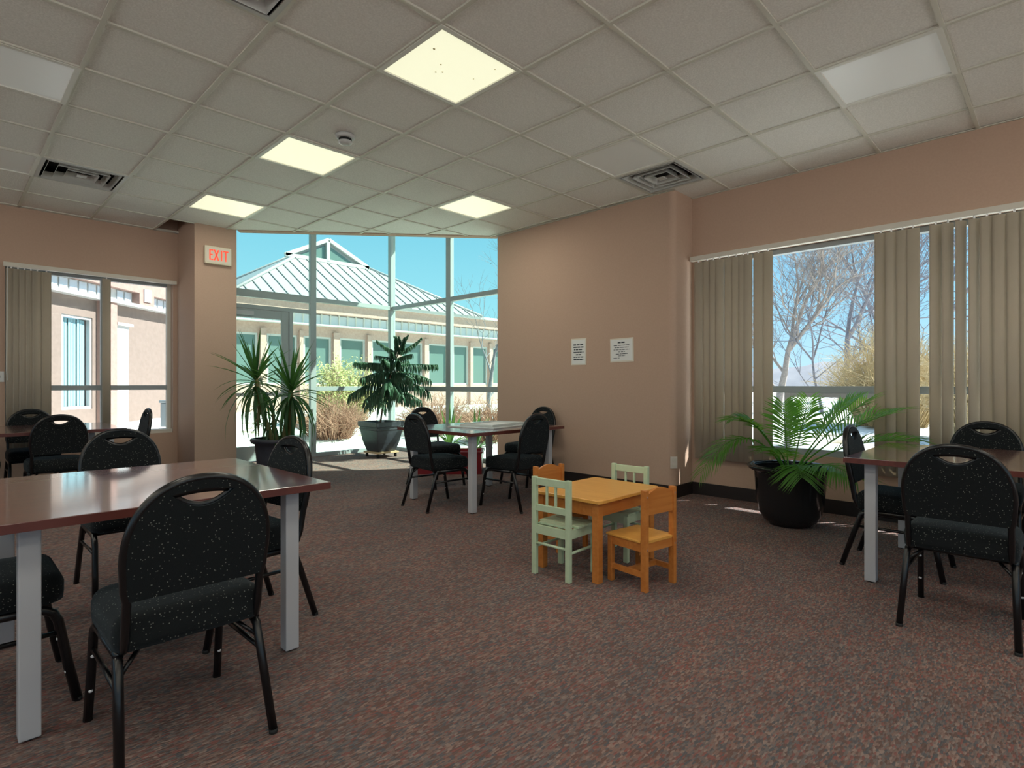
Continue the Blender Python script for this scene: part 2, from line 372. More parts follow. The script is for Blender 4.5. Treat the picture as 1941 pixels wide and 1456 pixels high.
# wall angles and the edge trim of the open side
MB().box((XR - .022, Y0, ZC - .003), (XR, 2.84, ZC + .003)).build('wall_angle', 'bar', ceil)
MB().box((XP - .022, 2.82, ZC - .003), (XP, 5.41, ZC + .003)).build('wall_angle', 'bar', ceil)
MB().box((X0, YL - .022, ZC - .003), (2.2, YL, ZC + .003)).build('wall_angle', 'bar', ceil)
bd = MB(); A_, B_ = Vector((2.69, 7.57)), Vector((XP, 5.41)); N_ = DN * .1
bd.prism([A_[:], B_[:], (B_ + N_)[:], (A_ + N_)[:]], ZC - .004, ZB); st('wall_bulkhead', bd, 'wall_paint')
so_ = MB().prism([(2.49, 7.5), (5.3, 5.2), (6.2, 5.2), (6.2, 9.1), (2.49, 9.1)], ZB, ZB + .25); st('roof_bay', so_, 'ext_white')
rf = MB().prism([(X0 - .3, Y0 - .3), (7.62, Y0 - .3), (7.62, 4.2), (6.3, 5.0), (5.3, 5.3), (2.6, 7.6), (2.6, YL + .9), (X0 - .3, YL + .9)], ZC + .30, ZC + .48); st('roof_shading_eaves', rf, 'ext_white')  # unseen roof; right eave stretched out to keep direct sun off the window

# ---- glazing
def pane(parent, a, b2, g, axis, pos):
    """thin sheet of glass; axis 'x' means plane x=pos spanning (y,z) a..b"""
    if axis == 'x': return MB().box((pos - .003, a[0], a[1]), (pos + .003, b2[0], b2[1])).build('pane', g, parent)
    return MB().box((a[0], pos - .003, a[1]), (b2[0], pos + .003, b2[1])).build('pane', g, parent)
def bar(parent, nm, a, b2, axis, pos, m='frame_alu', dp=.07):
    mb = MB()
    if axis == 'x': mb.box((pos - dp / 2, a[0], a[1]), (pos + dp / 2, b2[0], b2[1]), .004)
    else: mb.box((a[0], pos - dp / 2, a[1]), (b2[0], pos + dp / 2, b2[1]), .004)
    return mb.build(nm, m, parent)
# left window
w1 = tag(empty('window_1', (0, 0, 0)), kind='structure'); wx = YL + .13
bar(w1, 'jamb', (.52, .53), (.565, WZ1), 'y', wx); bar(w1, 'jamb', (2.105, .53), (2.15, WZ1), 'y', wx, 'frame_cream')
bar(w1, 'head', (.565, WZ1 - .045), (2.105, WZ1), 'y', wx); bar(w1, 'sill', (.52, .50), (2.15, .575), 'y', wx, 'frame_cream', .22)
bar(w1, 'mullion', (1.395, .575), (1.44, WZ1 - .045), 'y', wx); 
for a_, b_ in ((.565, 1.395), (1.44, 2.105)):
    bar(w1, 'transom', (a_, 1.085), (b_, 1.145), 'y', wx)
    pane(w1, (a_, 1.145), (b_, WZ1 - .045), 'glass_clear', 'y', wx); pane(w1, (a_, .575), (b_, 1.085), 'glass_clear', 'y', wx)
# right window
w2 = tag(empty('window_2', (0, 0, 0)), kind='structure'); wx = XR + .14
ys = [-3.2, -2.0, -.95, .10, 1.08, 2.78]
bar(w2, 'head', (-3.2, WZ1 - .05), (2.78, WZ1), 'x', wx); bar(w2, 'sill', (-3.2, WZ0), (2.78, WZ0 + .06), 'x', wx, 'frame_alu', .2)
for y in ys: bar(w2, 'mullion', (y - .025 + (.025 if y == ys[0] else 0) - (.025 if y == ys[-1] else 0), WZ0 + .06), (y + .025 + (.025 if y == ys[0] else 0) - (.025 if y == ys[-1] else 0), WZ1 - .05), 'x', wx)
for k in range(5):
    a_, b_ = ys[k] + .025, ys[k + 1] - .025
    bar(w2, 'transom', (a_, 1.075), (b_, 1.14), 'x', wx)
    pane(w2, (a_, 1.14), (b_, WZ1 - .05), 'glass_clear', 'x', wx); 
    if k == 4:
        bar(w2, 'vent_stile', (1.885, WZ0 + .06), (1.945, 1.075), 'x', wx, 'metal_grey'); bar(w2, 'vent_rail', (a_, 1.035), (1.885, 1.075), 'x', wx, 'metal_grey')
        pane(w2, (a_, WZ0 + .06), (1.885, 1.035), 'glass_clear', 'x', wx); pane(w2, (1.945, WZ0 + .06), (b_, 1.075), 'glass_clear', 'x', wx)
    else: pane(w2, (a_, WZ0 + .06), (b_, 1.075), 'glass_clear', 'x', wx)
# bay left side: door on the left, tall glazing on the right
w3 = tag(empty('window_3', (0, 0, 0)), kind='structure'); g = 'glass_bay'
bar(w3, 'post', (4.145, 0), (4.24, ZB), 'y', YGL, dp=.07); bar(w3, 'corner_post', (5.625, 0), (5.72, ZB), 'y', YGL, dp=.09)
bar(w3, 'jamb', (2.69, 0), (2.78, ZB), 'y', YGL)
bar(w3, 'transom', (2.78, 2.44), (4.145, 2.55), 'y', YGL, dp=.07); bar(w3, 'transom', (4.24, 2.47), (5.625, 2.54), 'y', YGL)
bar(w3, 'transom', (4.24, 1.05), (5.625, 1.12), 'y', YGL); bar(w3, 'sill', (4.24, 0), (5.625, .06), 'y', YGL)
pane(w3, (2.78, 2.55), (4.145, ZB), g, 'y', YGL); pane(w3, (4.24, 2.54), (5.625, ZB), g, 'y', YGL)
pane(w3, (4.24, 1.12), (5.625, 2.47), g, 'y', YGL); pane(w3, (4.24, .06), (5.625, 1.05), g, 'y', YGL)
bar(w3, 'door_head', (2.78, 2.27), (4.145, 2.33), 'y', YGL, dp=.07); pane(w3, (2.78, 2.33), (4.145, 2.44), g, 'y', YGL)
bar(w3, 'door_jamb', (3.80, 0), (3.86, 2.27), 'y', YGL, dp=.07); pane(w3, (3.86, .02), (4.145, 2.27), g, 'y', YGL)
d1 = tag(empty('door_1', (0, 0, 0)), kind='structure')
bar(d1, 'stile', (3.69, .02), (3.795, 2.265), 'y', YGL, dp=.05); bar(d1, 'stile', (2.785, .02), (2.88, 2.265), 'y', YGL, dp=.05)
bar(d1, 'top_rail', (2.88, 2.14), (3.69, 2.265), 'y', YGL, dp=.05); bar(d1, 'bottom_rail', (2.88, .02), (3.69, .24), 'y', YGL, dp=.05)
bar(d1, 'push_bar', (2.88, .98), (3.69, 1.03), 'y', YGL - .06, 'metal_grey', .03); pane(d1, (2.88, .24), (3.69, 2.14), g, 'y', YGL)
MB().box((2.95, YGL - .09, 2.17), (3.25, YGL - .03, 2.23), .005).build('door_closer', 'metal_grey', d1)
# bay right side
w4 = tag(empty('window_4', (0, 0, 0)), kind='structure')
bar(w4, 'post', (6.905, 0), (7.02, ZB), 'x', XGR, dp=.07); bar(w4, 'jamb', (5.41, 0), (5.50, ZB), 'x', XGR)
for a_, b_ in ((5.50, 6.905), (7.02, 8.535)):
    bar(w4, 'transom', (a_, 2.46), (b_, 2.53), 'x', XGR); bar(w4, 'transom', (a_, 1.04), (b_, 1.12), 'x', XGR); bar(w4, 'sill', (a_, 0), (b_, .06), 'x', XGR)
    pane(w4, (a_, 2.53), (b_, ZB), g, 'x', XGR); pane(w4, (a_, 1.12), (b_, 2.46), g, 'x', XGR); pane(w4, (a_, .06), (b_, 1.04), g, 'x', XGR)

# ------------------------------------------------------------------ ceiling fixtures
diff_me = {}
mat('diffuser_lit', (.75, .75, .62), .5, emit=(1, .99, .70), estr=LAMP_GLOW); mat('diffuser_dim', (.80, .81, .78), .35, .5); mat('diffuser_faint', (.80, .81, .78), .35, .5, emit=(.95, 1, .95), estr=.03)  # faint one: slight glow added to panels that carry no lamp
LIT = LIGHTS - {(0, 7), (0, 10), (6, 1), (6, 4)}
lab = {(3, 4): 'large lit square ceiling light panel nearest the viewer, with dark specks', (3, 7): 'lit ceiling light panel beside the round smoke detector',
       (3, 10): 'lit ceiling light panel farthest left, above the exit sign', (6, 7): 'lit ceiling light panel nearest the wall with two papers',
       (0, 7): 'faintly glowing pale ceiling light panel cut by the left edge, the nearer of two', (0, 10): 'unlit greyish ceiling light panel touching the air vent above the left window',
       (6, 1): 'faintly glowing white ceiling light panel in the right corner above the vertical blinds', (6, 4): 'unlit ceiling light panel with a dark gradient, beside the air vent over the wall corner'}
fr_me = MB(); 
for a_, b_ in (((.0, .0), (TS, .03)), ((.0, TS - .03), (TS, TS)), ((.0, .03), (.03, TS - .03)), ((TS - .03, .03), (TS, TS - .03))): fr_me.box((*a_, -.006), (*b_, .03))
fr_me = fr_me.mesh('light_frame', 'light_frame')
df = {k: MB().box((.03, .03, .004), (TS - .03, TS - .03, .012)).mesh('diffuser', k) for k in ('diffuser_lit', 'diffuser_dim', 'diffuser_faint')}
ck = MB().lathe([(.0, .0), (.012, .001), (.012, .003)], 10).mesh('speck', 'twig_gold')
for (i, j) in sorted(LIGHTS):
    x, y = TX + i * TS, TY + j * TS
    if x < X0 or x > XR - .3 or y < Y0 or y > YL: continue
    q = [proj(x + a * TS, y + b2 * TS, ZC) for a in (0, 1) for b2 in (0, 1)]
    vis = any(k and -40 < k[0] < 1980 and k[1] > 0 for k in q)
    L = tag(empty('ceiling_light', (x, y, ZC)), lab.get((i, j), 'square ceiling light panel behind the viewer'), 'ceiling light', 'square light panels set in the ceiling grid' )
    inst('frame', fr_me, L); inst('diffuser', df['diffuser_lit' if (i, j) in LIT else 'diffuser_faint' if (i, j) in ((6, 1), (0, 7)) else 'diffuser_dim'], L)
    if (i, j) in LIT:
        al = bpy.data.lights.new('lamp', 'AREA'); al.shape = 'SQUARE'; al.size = .56; al.energy = LAMP_WATTS; al.color = (1, .95, .82)
        ao = bpy.data.objects.new('lamp', al); COL.objects.link(ao); ao.parent = L; ao.location = (TS / 2, TS / 2, -.012)
    if (i, j) == (3, 4):
        for a, b2, s_ in ((.12, .22, 1), (.25, .32, .8), (.28, .41, .8), (.31, .38, .8), (.5, .3, .6), (.52, .12, .6)): inst('speck', ck, L, (a, b2, .0025), (0, 0, 0), (s_ * .6, s_ * .6, .4))
def vent(i, j, label):
    x, y = TX + i * TS, TY + j * TS
    V = tag(empty('air_vent', (x + TS / 2, y + TS / 2, ZC)), label, 'air vent', 'square ceiling air vents')
    h = TS / 2
    def ring(r0, z0, r1, z1, th):
        mb = MB(); a = [(-1, -1), (1, -1), (1, 1), (-1, 1)]
        vs = [(sx * r0, sy * r0, z0) for sx, sy in a] + [(sx * r1, sy * r1, z1) for sx, sy in a] + [(sx * r1, sy * r1, z1 + th) for sx, sy in a] + [(sx * r0, sy * r0, z0 + th) for sx, sy in a]
        fs = []
        for k in range(4):
            m_ = (k + 1) % 4
            fs += [(k, m_, 4 + m_, 4 + k), (4 + k, 4 + m_, 8 + m_, 8 + k), (8 + k, 8 + m_, 12 + m_, 12 + k), (12 + k, 12 + m_, m_, k)]
        return mb.add(vs, fs)
    ring(h - .006, -.004, h - .035, -.006, .01).build('frame', 'vent_white', V)
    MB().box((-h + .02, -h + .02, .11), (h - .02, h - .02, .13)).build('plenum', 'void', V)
    for r0 in (.270, .195, .120): ring(r0, -.008, r0 - .022, .045, .004).build('louvre', 'vent_white', V)
    MB().box((-.036, -.036, -.008), (.036, .036, -.002)).build('centre_plate', 'vent_white', V)
vent(7, 4, 'square air vent in the ceiling over the corner of the papers wall')
vent(1, 10, 'square air vent in the ceiling above the left window')
vent(1, 4, 'dark square air vent cut off by the top edge, nearest the viewer')
sd = tag(empty('smoke_detector', (2.26, 4.07, ZC)), 'small round white smoke detector on the ceiling', 'smoke detector')
MB().lathe([(.075, .002), (.075, -.018), (.066, -.026), (.05, -.028)], 28).build('base', 'ext_white', sd)
MB().lathe([(.05, -.026), (.05, -.045), (.046, -.05)], 28).build('dark_slot', 'void', sd)
MB().lathe([(.055, -.048), (.05, -.062), (.03, -.07), (.0, -.071)], 28).build('cap', 'ext_white', sd)

# ------------------------------------------------------------------ blinds
def slat_mesh(z0, z1, w=.089, bow=.007):
    mb = MB(); k = 6; pts = []
    for q in range(k + 1):
        u = -w / 2 + w * q / k; pts.append((u, bow * (1 - (2 * u / w) ** 2)))
    vs = []
    for z in (z0, z1):
        for u, d in pts: vs.append((u, d, z))
        for u, d in pts: vs.append((u, d + .0012, z))
    m_ = k + 1; fs = []
    for q in range(k):
        fs += [(q, q + 1, 2 * m_ + q + 1, 2 * m_ + q), (m_ + q + 1, m_ + q, 3 * m_ + q, 3 * m_ + q + 1), (q, m_ + q, m_ + q + 1, q + 1), (2 * m_ + q, 2 * m_ + q + 1, 3 * m_ + q + 1, 3 * m_ + q)]
    fs += [(0, 2 * m_, 3 * m_, m_), (k, m_ + k, 3 * m_ + k, 2 * m_ + k)]
    return mb.add(vs, fs, True).mesh('slat', 'blind_fabric')
SL = slat_mesh(.39, 2.425)
CLIP = MB().box((-.006, -.004, 2.425), (.006, .004, 2.447)).mesh('carrier', 'stud_white')
vb = tag(empty('vertical_blind', (XR - .065, 0, 0)), 'beige vertical blind on the right window, half drawn apart', 'blind', 'vertical blinds')
MB().box((-.025, -3.25, 2.445), (.03, 2.82, 2.49), .003).build('headrail', 'frame_cream', vb)
# (y, angle from the plane of the window)
sl_r = [(2.735, 7), (2.641, 8), (2.575, 12), (2.51, 6), (2.416, 7), (2.34, 10), (2.27, 12), (2.225, 6), (2.126, 9), (2.034, 6),
        (1.115, 10), (1.04, 26), (.962, 8), (.890, 12), (.742, 30), (.665, 42), (.585, 48), (.505, 44), (.43, 22), (.355, 14), (.275, 10), (.20, 8), (.125, 10), (.05, 8)]
y = -.03
while y > -3.2: sl_r.append((y, 10)); y -= .078
for y, a in sl_r:
    s_ = inst('slat', SL, vb, (0, y, 0), (0, 0, R(90 + a))); inst('carrier', CLIP, s_)
vb2 = tag(empty('vertical_blind', (0, YL - .06, 0)), 'beige vertical blind on the left window, stacked to the far left', 'blind', 'vertical blinds')
MB().box((.50, -.03, 2.445), (2.17, .03, 2.49), .003).build('headrail', 'frame_cream', vb2)
for x, a in [(.565, 6), (.62, 10), (.675, 5), (.73, 8), (.785, 6), (.865, 9), (1.425, 8)]:
    s_ = inst('slat', SL, vb2, (x, 0, 0), (0, 0, R(a))); inst('carrier', CLIP, s_)
MB().tube([(.53, -.04, 2.44), (.525, -.045, 1.3), (.53, -.04, 1.2)], .004, 5).build('pull_cord', 'stud_white', vb2)

# ------------------------------------------------------------------ wall things
ex = tag(empty('exit_sign', (2.455, YP - .03, 2.76)), 'cream exit sign with red letters on the narrow pier', 'exit sign')
MB().box((-.155, -.03, -.11), (.155, .03, .11), .012).build('housing', 'sign_white', ex)
MB().box((-.14, -.034, -.092), (.14, -.03, .092), .001).build('face', 'cream_paper', ex)
yl = -.037
def letter(mb): return mb.build('letter', 'sign_red', ex)
H = .066; sw = .0155
x = -.108; letter(MB().box((x, yl, -H), (x + sw, yl + .003, H)).box((x + sw, yl, H - sw), (x + .046, yl + .003, H)).box((x + sw, yl, -sw / 2), (x + .040, yl + .003, sw / 2)).box((x + sw, yl, -H), (x + .046, yl + .003, -H + sw)))
x = -.026
for s_ in (1,):
    mb = MB()
    for sg in (1, -1):
        vs = [(x - sg * .033, yl, -H), (x - sg * .033 + .018 * sg, yl, -H), (x + sg * .033, yl, H), (x + sg * .033 - .018 * sg, yl, H)]
        mb.add(vs + [(a, b2 + .003 + .0005 * sg, c_) for a, b2, c_ in vs], [(0, 1, 2, 3), (7, 6, 5, 4), (0, 4, 5, 1), (1, 5, 6, 2), (2, 6, 7, 3), (3, 7, 4, 0)])
    letter(mb)
x = .026; letter(MB().box((x, yl, -H), (x + sw, yl + .003, H)))
x = .083; letter(MB().box((x - sw / 2, yl, -H), (x + sw / 2, yl + .003, H - sw)).box((x - .030, yl, H - sw), (x + .030, yl + .003, H)))
def notice(y0, y1, z0, z1, rows, label, border, m, tilt=0):
    yc, zc = (y0 + y1) / 2, (z0 + z1) / 2; w_, h_ = abs(y1 - y0), abs(z1 - z0)
    P = tag(empty('wall_notice', (XP, yc, zc)), label, 'notice', 'notices taped to the beige wall')
    P.rotation_euler = (R(tilt), 0, 0)
    MB().box((-.004, -w_ / 2, -h_ / 2), (-.0005, w_ / 2, h_ / 2)).build('border_sheet', border, P)
    k = .014
    MB().box((-.006, -w_ / 2 + k, -h_ / 2 + k), (-.004, w_ / 2 - k, h_ / 2 - k)).build('sheet', m, P)
    rnd = random.Random(5)
    for (zf, wf, hh, yo) in rows:     # every row a line of print made of word blocks
        mb = MB(); wd = wf * w_; z = zf * h_; u = -wd / 2
        while u < wd / 2 - .004:
            l_ = min(rnd.uniform(.02, .05), wd / 2 - u); mb.box((-.0075, -(u + yo * w_), z - hh / 2), (-.006, -(u + l_ + yo * w_), z + hh / 2)); u += l_ + .008
        mb.build('print_line', 'print', P)
notice(4.16, 3.94, 1.38, 1.69, [(.26, .66, .016, 0), (.17, .66, .014, 0), (.08, .60, .014, 0), (-.02, .66, .012, 0), (-.11, .34, .012, 0), (-.20, .64, .013, 0), (-.29, .64, .014, 0)],
       'narrow upright white paper notice with bold centred lines, on the beige wall', 'cream_paper', 'white_paper')
nz = [(.32, .32, .014, 0), (.20, .66, .007, 0), (.11, .60, .007, 0), (.02, .68, .007, 0), (-.07, .28, .006, 0), (-.16, .50, .007, 0), (-.24, .28, .006, 0), (-.33, .26, .006, -.22)]
notice(3.61, 3.31, 1.40, 1.66, nz, 'wide framed paper notice with a heading and fine print, on the beige wall', 'cream_paper', 'white_paper', -1)
oc = tag(empty('wall_outlet', (XP + .20, 2.84, .36)), 'small white power outlet low on the rounded wall corner', 'outlet')
oc.location = (XP + .02, 2.84 + .012, .36); oc.rotation_euler = (0, 0, R(-45))
MB().box((-.035, -.008, -.06), (.035, .004, .06), .003).build('plate', 'outlet_white', oc)
MB().box((-.018, -.011, .012), (.018, -.008, .042), .002).build('socket', 'frame_cream', oc); MB().box((-.018, -.011, -.042), (.018, -.008, -.012), .002).build('socket', 'frame_cream', oc)
ls = tag(empty('light_switch', (.475, YL - .006, 1.24)), 'white light switch at the left edge beside the window blind', 'light switch')
MB().box((-.036, -.004, -.058), (.036, .006, .058), .003).build('plate', 'white_paper', ls); MB().box((-.008, -.012, -.014), (.008, -.004, .014), .002).build('toggle', 'ext_white', ls)

# ------------------------------------------------------------------ tables
def table(cx, cy, sx, sy, label, ix=.115, iy=.115, rz=0):
    t_ = tag(empty('dining_table', (cx, cy, 0), rz), label, 'table', 'cherry dining tables with grey legs')
    tp = MB().box((-sx / 2, -sy / 2, .6985), (sx / 2, sy / 2, .73), .004).build('table_top', 'cherry', t_)
    eb = MB()
    for a_, b_ in (((-sx / 2 - .002, -sy / 2 - .002), (sx / 2 + .002, -sy / 2)), ((-sx / 2 - .002, sy / 2), (sx / 2 + .002, sy / 2 + .002)), ((-sx / 2 - .002, -sy / 2), (-sx / 2, sy / 2)), ((sx / 2, -sy / 2), (sx / 2 + .002, sy / 2))): eb.box((*a_, .7), (*b_, .7285))
    eb.build('edge_band', 'cherry_edge', tp)
    lm = MB().cbox((0, 0, .352), (.058, .058, .69), .004).mesh('leg', 'metal_grey'); fm = MB().lathe([(.02, 0), (.02, .008)], 12).mesh('foot', 'rubber')
    pm = MB().cbox((0, 0, .6935), (.10, .10, .007)).mesh('mounting_plate', 'metal_grey')
    for a in (-1, 1):
        for b2 in (-1, 1):
            lg = inst('leg', lm, t_, (a * (sx / 2 - ix), b2 * (sy / 2 - iy), 0)); inst('foot', fm, lg); inst('mounting_plate', pm, lg)
    return t_
table(.645, 2.885, 1.13, 1.15, 'large cherry table in the left foreground with grey square legs', .13)
table(.68, 7.17, 1.24, 1.18, 'cherry table by the left window with the stacked blind')
table(3.885, 4.25, 1.27, 1.12, 'cherry table in the middle carrying a flat pale board')
table(4.31, .34, 1.16, 1.19, 'cherry table on the right in front of the vertical blinds')

# ------------------------------------------------------------------ banquet chairs
def yb(w_): return -.205 - (w_ - .38) * .17
def arch(inset=0, n=30, wb=.530):
    hw, w0, hh = .200 - inset, .645, .232 - inset
    pts = [(-.188 + inset, wb), (-.195 + inset, .56)]
    for k in range(n + 1):
        a = PI - PI * k / n; c_, s_ = math.cos(a), math.sin(a)
        pts.append((math.copysign(abs(c_) ** (2 / 2.25), c_) * hw, w0 + abs(s_) ** (2 / 2.25) * hh))
    return pts + [(.195 - inset, .56), (.188 - inset, wb)]
def make_chair():
    c_ = empty('banquet_chair')
    # padded back with the lens-shaped hand hole
    out = arch(.004); hole = []
    for k in range(13): u = -.088 + .176 * k / 12; hole.append((u, .832 + .010 * (1 - (u / .088) ** 2)))
    for k in range(1, 12): u = .088 - .176 * k / 12; hole.append((u, .832 - .044 * (1 - (u / .088) ** 2)))
    loops = [[Vector((u, w_, 0)) for u, w_ in out], [Vector((u, w_, 0)) for u, w_ in hole]]
    tri = tessellate_polygon(loops); flat = out + hole; k = len(flat); mb = MB()
    vs = [(u, yb(w_) + .019, w_) for u, w_ in flat] + [(u, yb(w_) - .014, w_) for u, w_ in flat]
    fs = [tuple(t_) for t_ in tri] + [tuple(a + k for a in reversed(t_)) for t_ in tri]
    for st_, ln in ((0, len(out)), (len(out), len(hole))):
        for q in range(ln): a, b2 = st_ + q, st_ + (q + 1) % ln; fs.append((a, b2, b2 + k, a + k))
    mb.add(vs, fs); bk = mb.build('backrest', 'fabric_back', c_)
    hr = MB(); hr.tube([(u, yb(w_) + .002, w_) for u, w_ in hole + hole[:1]], .004, 6, cap=False, flat=3.6); hr.build('handle_rim', 'black_metal', bk)
    path = [(-.184, -.10, .362), (-.186, -.165, .366), (-.187, -.196, .385), (-.188, yb(.43), .43)]
    pts = path + [(u, yb(w_), w_) for u, w_ in arch()] + [(-a, b2, z) for a, b2, z in reversed(path)]
    MB().tube(pts, .0125, 8, flat=1.25).build('back_frame', 'black_metal', c_)
    # seat cushion: rounded outline lofted through levels
    def outline(ins):
        o = []; 
        for sx_, sy_, rr, a0 in ((1, -1, .05, -90), (1, 1, .075, 0), (-1, 1, .075, 90), (-1, -1, .05, 180)):
            cx_, cy_ = sx_ * (.215 - rr), sy_ * .21 - sy_ * rr
            for q in range(7):
                a = R(a0 + 15 * q); o.append((cx_ + (rr - ins * .8) * math.cos(a) - 0, cy_ + (rr - ins * .8) * math.sin(a)))
        return o
    lv = [(.372, .03), (.374, .004), (.40, 0), (.435, 0), (.456, .010), (.468, .026), (.474, .05)]
    vs = []; fs = []
    for z, ins in lv: vs += [(x_, y_ , z + (.006 if z > .45 else 0) * (y_ < .1)) for x_, y_ in outline(ins)]
    k = 28
    for q in range(len(lv) - 1):
        for j in range(k): fs.append((q * k + j, q * k + (j + 1) % k, (q + 1) * k + (j + 1) % k, (q + 1) * k + j))
    vs += [(x_ * .5, y_ * .5, .484) for x_, y_ in outline(.05)]; q = len(lv) - 1
    for j in range(k): fs.append((q * k + j, q * k + (j + 1) % k, (q + 1) * k + (j + 1) % k, (q + 1) * k + j))
    fs += [tuple(reversed(range(k))), tuple(range((q + 1) * k, (q + 2) * k))]
    MB().add(vs, fs, True).build('seat', 'fabric_seat', c_)
    # legs
    stud = MB().lathe([(.0, .0035), (.005, .003), (.0075, 0)], 10).mesh('stud', 'stud_white')
    ft = MB().lathe([(.0145, 0), (.0145, .014)], 10).mesh('foot', 'rubber')
    for s_ in (-1, 1):
        rl = MB().tube([(s_ * .196, -.135, .362), (s_ * .199, -.175, .34), (s_ * .203, -.205, .25), (s_ * .214, -.28, .006)], [.014, .0145, .0145, .014], 8, flat=1.1).build('leg', 'black_metal', c_)
        inst('foot', ft, rl, (s_ * .214, -.281, 0))
        fl_ = MB().tube([(s_ * .196, -.17, .357), (s_ * .198, .10, .357), (s_ * .199, .145, .352), (s_ * .2, .172, .336), (s_ * .2, .186, .305), (s_ * .203, .21, .16), (s_ * .207, .24, .006)], .0145, 8, flat=1.1).build('leg', 'black_metal', c_)
        inst('foot', ft, fl_, (s_ * .207, .241, 0))
        for z in (.24, .115):
            yy = .186 + (.305 - z) * .18 - .0145
            inst('stud', stud, fl_, (s_ * (.2 + (.305 - z) * .023), yy, z), (R(90), 0, 0))
        MB().tube([(s_ * .2, .19, .262), (s_ * .203, -.2, .262)], .009, 8).build('stretcher', 'black_metal', c_)
    MB().tube([(-.196, -.15, .362), (.196, -.15, .362)], .0105, 8).build('crossbar', 'black_metal', c_); MB().tube([(-.197, .13, .357), (.197, .13, .357)], .0105, 8).build('crossbar', 'black_metal', c_)
    for s_ in (-1, 1): MB().tube([(s_ * .199, -.19, .30), (s_ * .14, -.15, .358)], .007, 6).build('brace', 'black_metal', c_)
    return c_
first = make_chair(); used = [False]
def chair(x, y, rz, label, group):
    o = first if not used[0] else copy_tree(first); used[0] = True
    o.location = (x, y, 0); o.rotation_euler = (0, 0, R(rz)); tag(o, label, 'chair', group); return o
G1, G2, G3, G4 = 'chairs at the left foreground table', 'chairs at the table by the left window', 'chairs at the middle table', 'chairs at the right table'
chair(.57, 2.165, 0, 'black dotted banquet chair in the left foreground, whole back turned to the viewer', G1)
chair(.12, 2.80, -90, 'black banquet chair cut by the left edge, only seat and legs at the foreground table', G1)
chair(.78, 3.83, 180, 'black banquet chair behind the left foreground table, facing the viewer', G1)
chair(1.03, 2.88, 96, 'black banquet chair at the right end of the left foreground table, seen from its side', G1)
chair(.77, 6.73, 0, 'black banquet chair in front of the left window table, back towards the viewer', G2)
chair(.71, 7.78, 180, 'black banquet chair behind the left window table, against the blind', G2)
chair(1.39, 7.44, 90, 'black banquet chair at the right end of the left window table, back seen edge-on', G2)
chair(.20, 7.20, -90, 'black banquet chair at the left edge, only its seat showing under the left window table', G2)
chair(3.37, 4.28, -94, 'black banquet chair left of the middle table, nearest the square planter', G3)
chair(3.86, 3.77, 3, 'black banquet chair in front of the middle table, back turned, beside the small wooden chairs', G3)
chair(4.03, 5.17, 180, 'black banquet chair on the window side of the middle table, facing the viewer', G3)
chair(4.84, 4.50, 90, 'black banquet chair between the middle table and the beige wall, mostly hidden', G3)
chair(4.29, .75, 180, 'black banquet chair at the left end of the right table, in front of the palm', G4)
chair(3.515, .36, -90, 'black dotted banquet chair at the right edge, large back turned to the viewer', G4)
chair(5.06, .42, 90, 'black banquet chair behind the right table, against the vertical blinds', G4)

# ------------------------------------------------------------------ children's table and chairs
kt = tag(empty('play_table', (2.985, 2.165, 0)), 'low orange wooden play table with rounded corners', 'table')
def rrect(w_, d_, r_, n_=5):
    o = []
    for sx_, sy_, a0 in ((1, -1, -90), (1, 1, 0), (-1, 1, 90), (-1, -1, 180)):
        for q in range(n_ + 1):
            a = R(a0 + 90 * q / n_); o.append((sx_ * (w_ / 2 - r_) + r_ * math.cos(a), sy_ * (d_ / 2 - r_) + r_ * math.sin(a)))
    return o
def rtop(w_, d_, r_, z0, z1):
    mb = MB(); A = rrect(w_, d_, r_); B = rrect(w_ - .008, d_ - .008, r_ - .004); k = len(A)
    vs = [(x_, y_, z0) for x_, y_ in A] + [(x_, y_, z1 - .004) for x_, y_ in A] + [(x_, y_, z1) for x_, y_ in B]
    fs = [tuple(reversed(range(k)))] + [(q * k + j, q * k + (j + 1) % k, (q + 1) * k + (j + 1) % k, (q + 1) * k + j) for q in range(2) for j in range(k)] + [tuple(range(2 * k, 3 * k))]
    return mb.add(vs, fs)
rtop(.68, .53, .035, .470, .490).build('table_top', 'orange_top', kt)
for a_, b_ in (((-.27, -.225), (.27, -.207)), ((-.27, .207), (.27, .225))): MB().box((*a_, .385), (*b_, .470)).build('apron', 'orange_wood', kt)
for a_, b_ in (((-.30, -.195), (-.282, .195)), ((.282, -.195), (.30, .195))): MB().box((*a_, .385), (*b_, .470)).build('apron', 'orange_wood', kt)
for a in (-1, 1):
    for b2 in (-1, 1): MB().cbox((a * .288, b2 * .213, .235), (.046, .046, .470), .004).build('leg', 'orange_wood', kt)
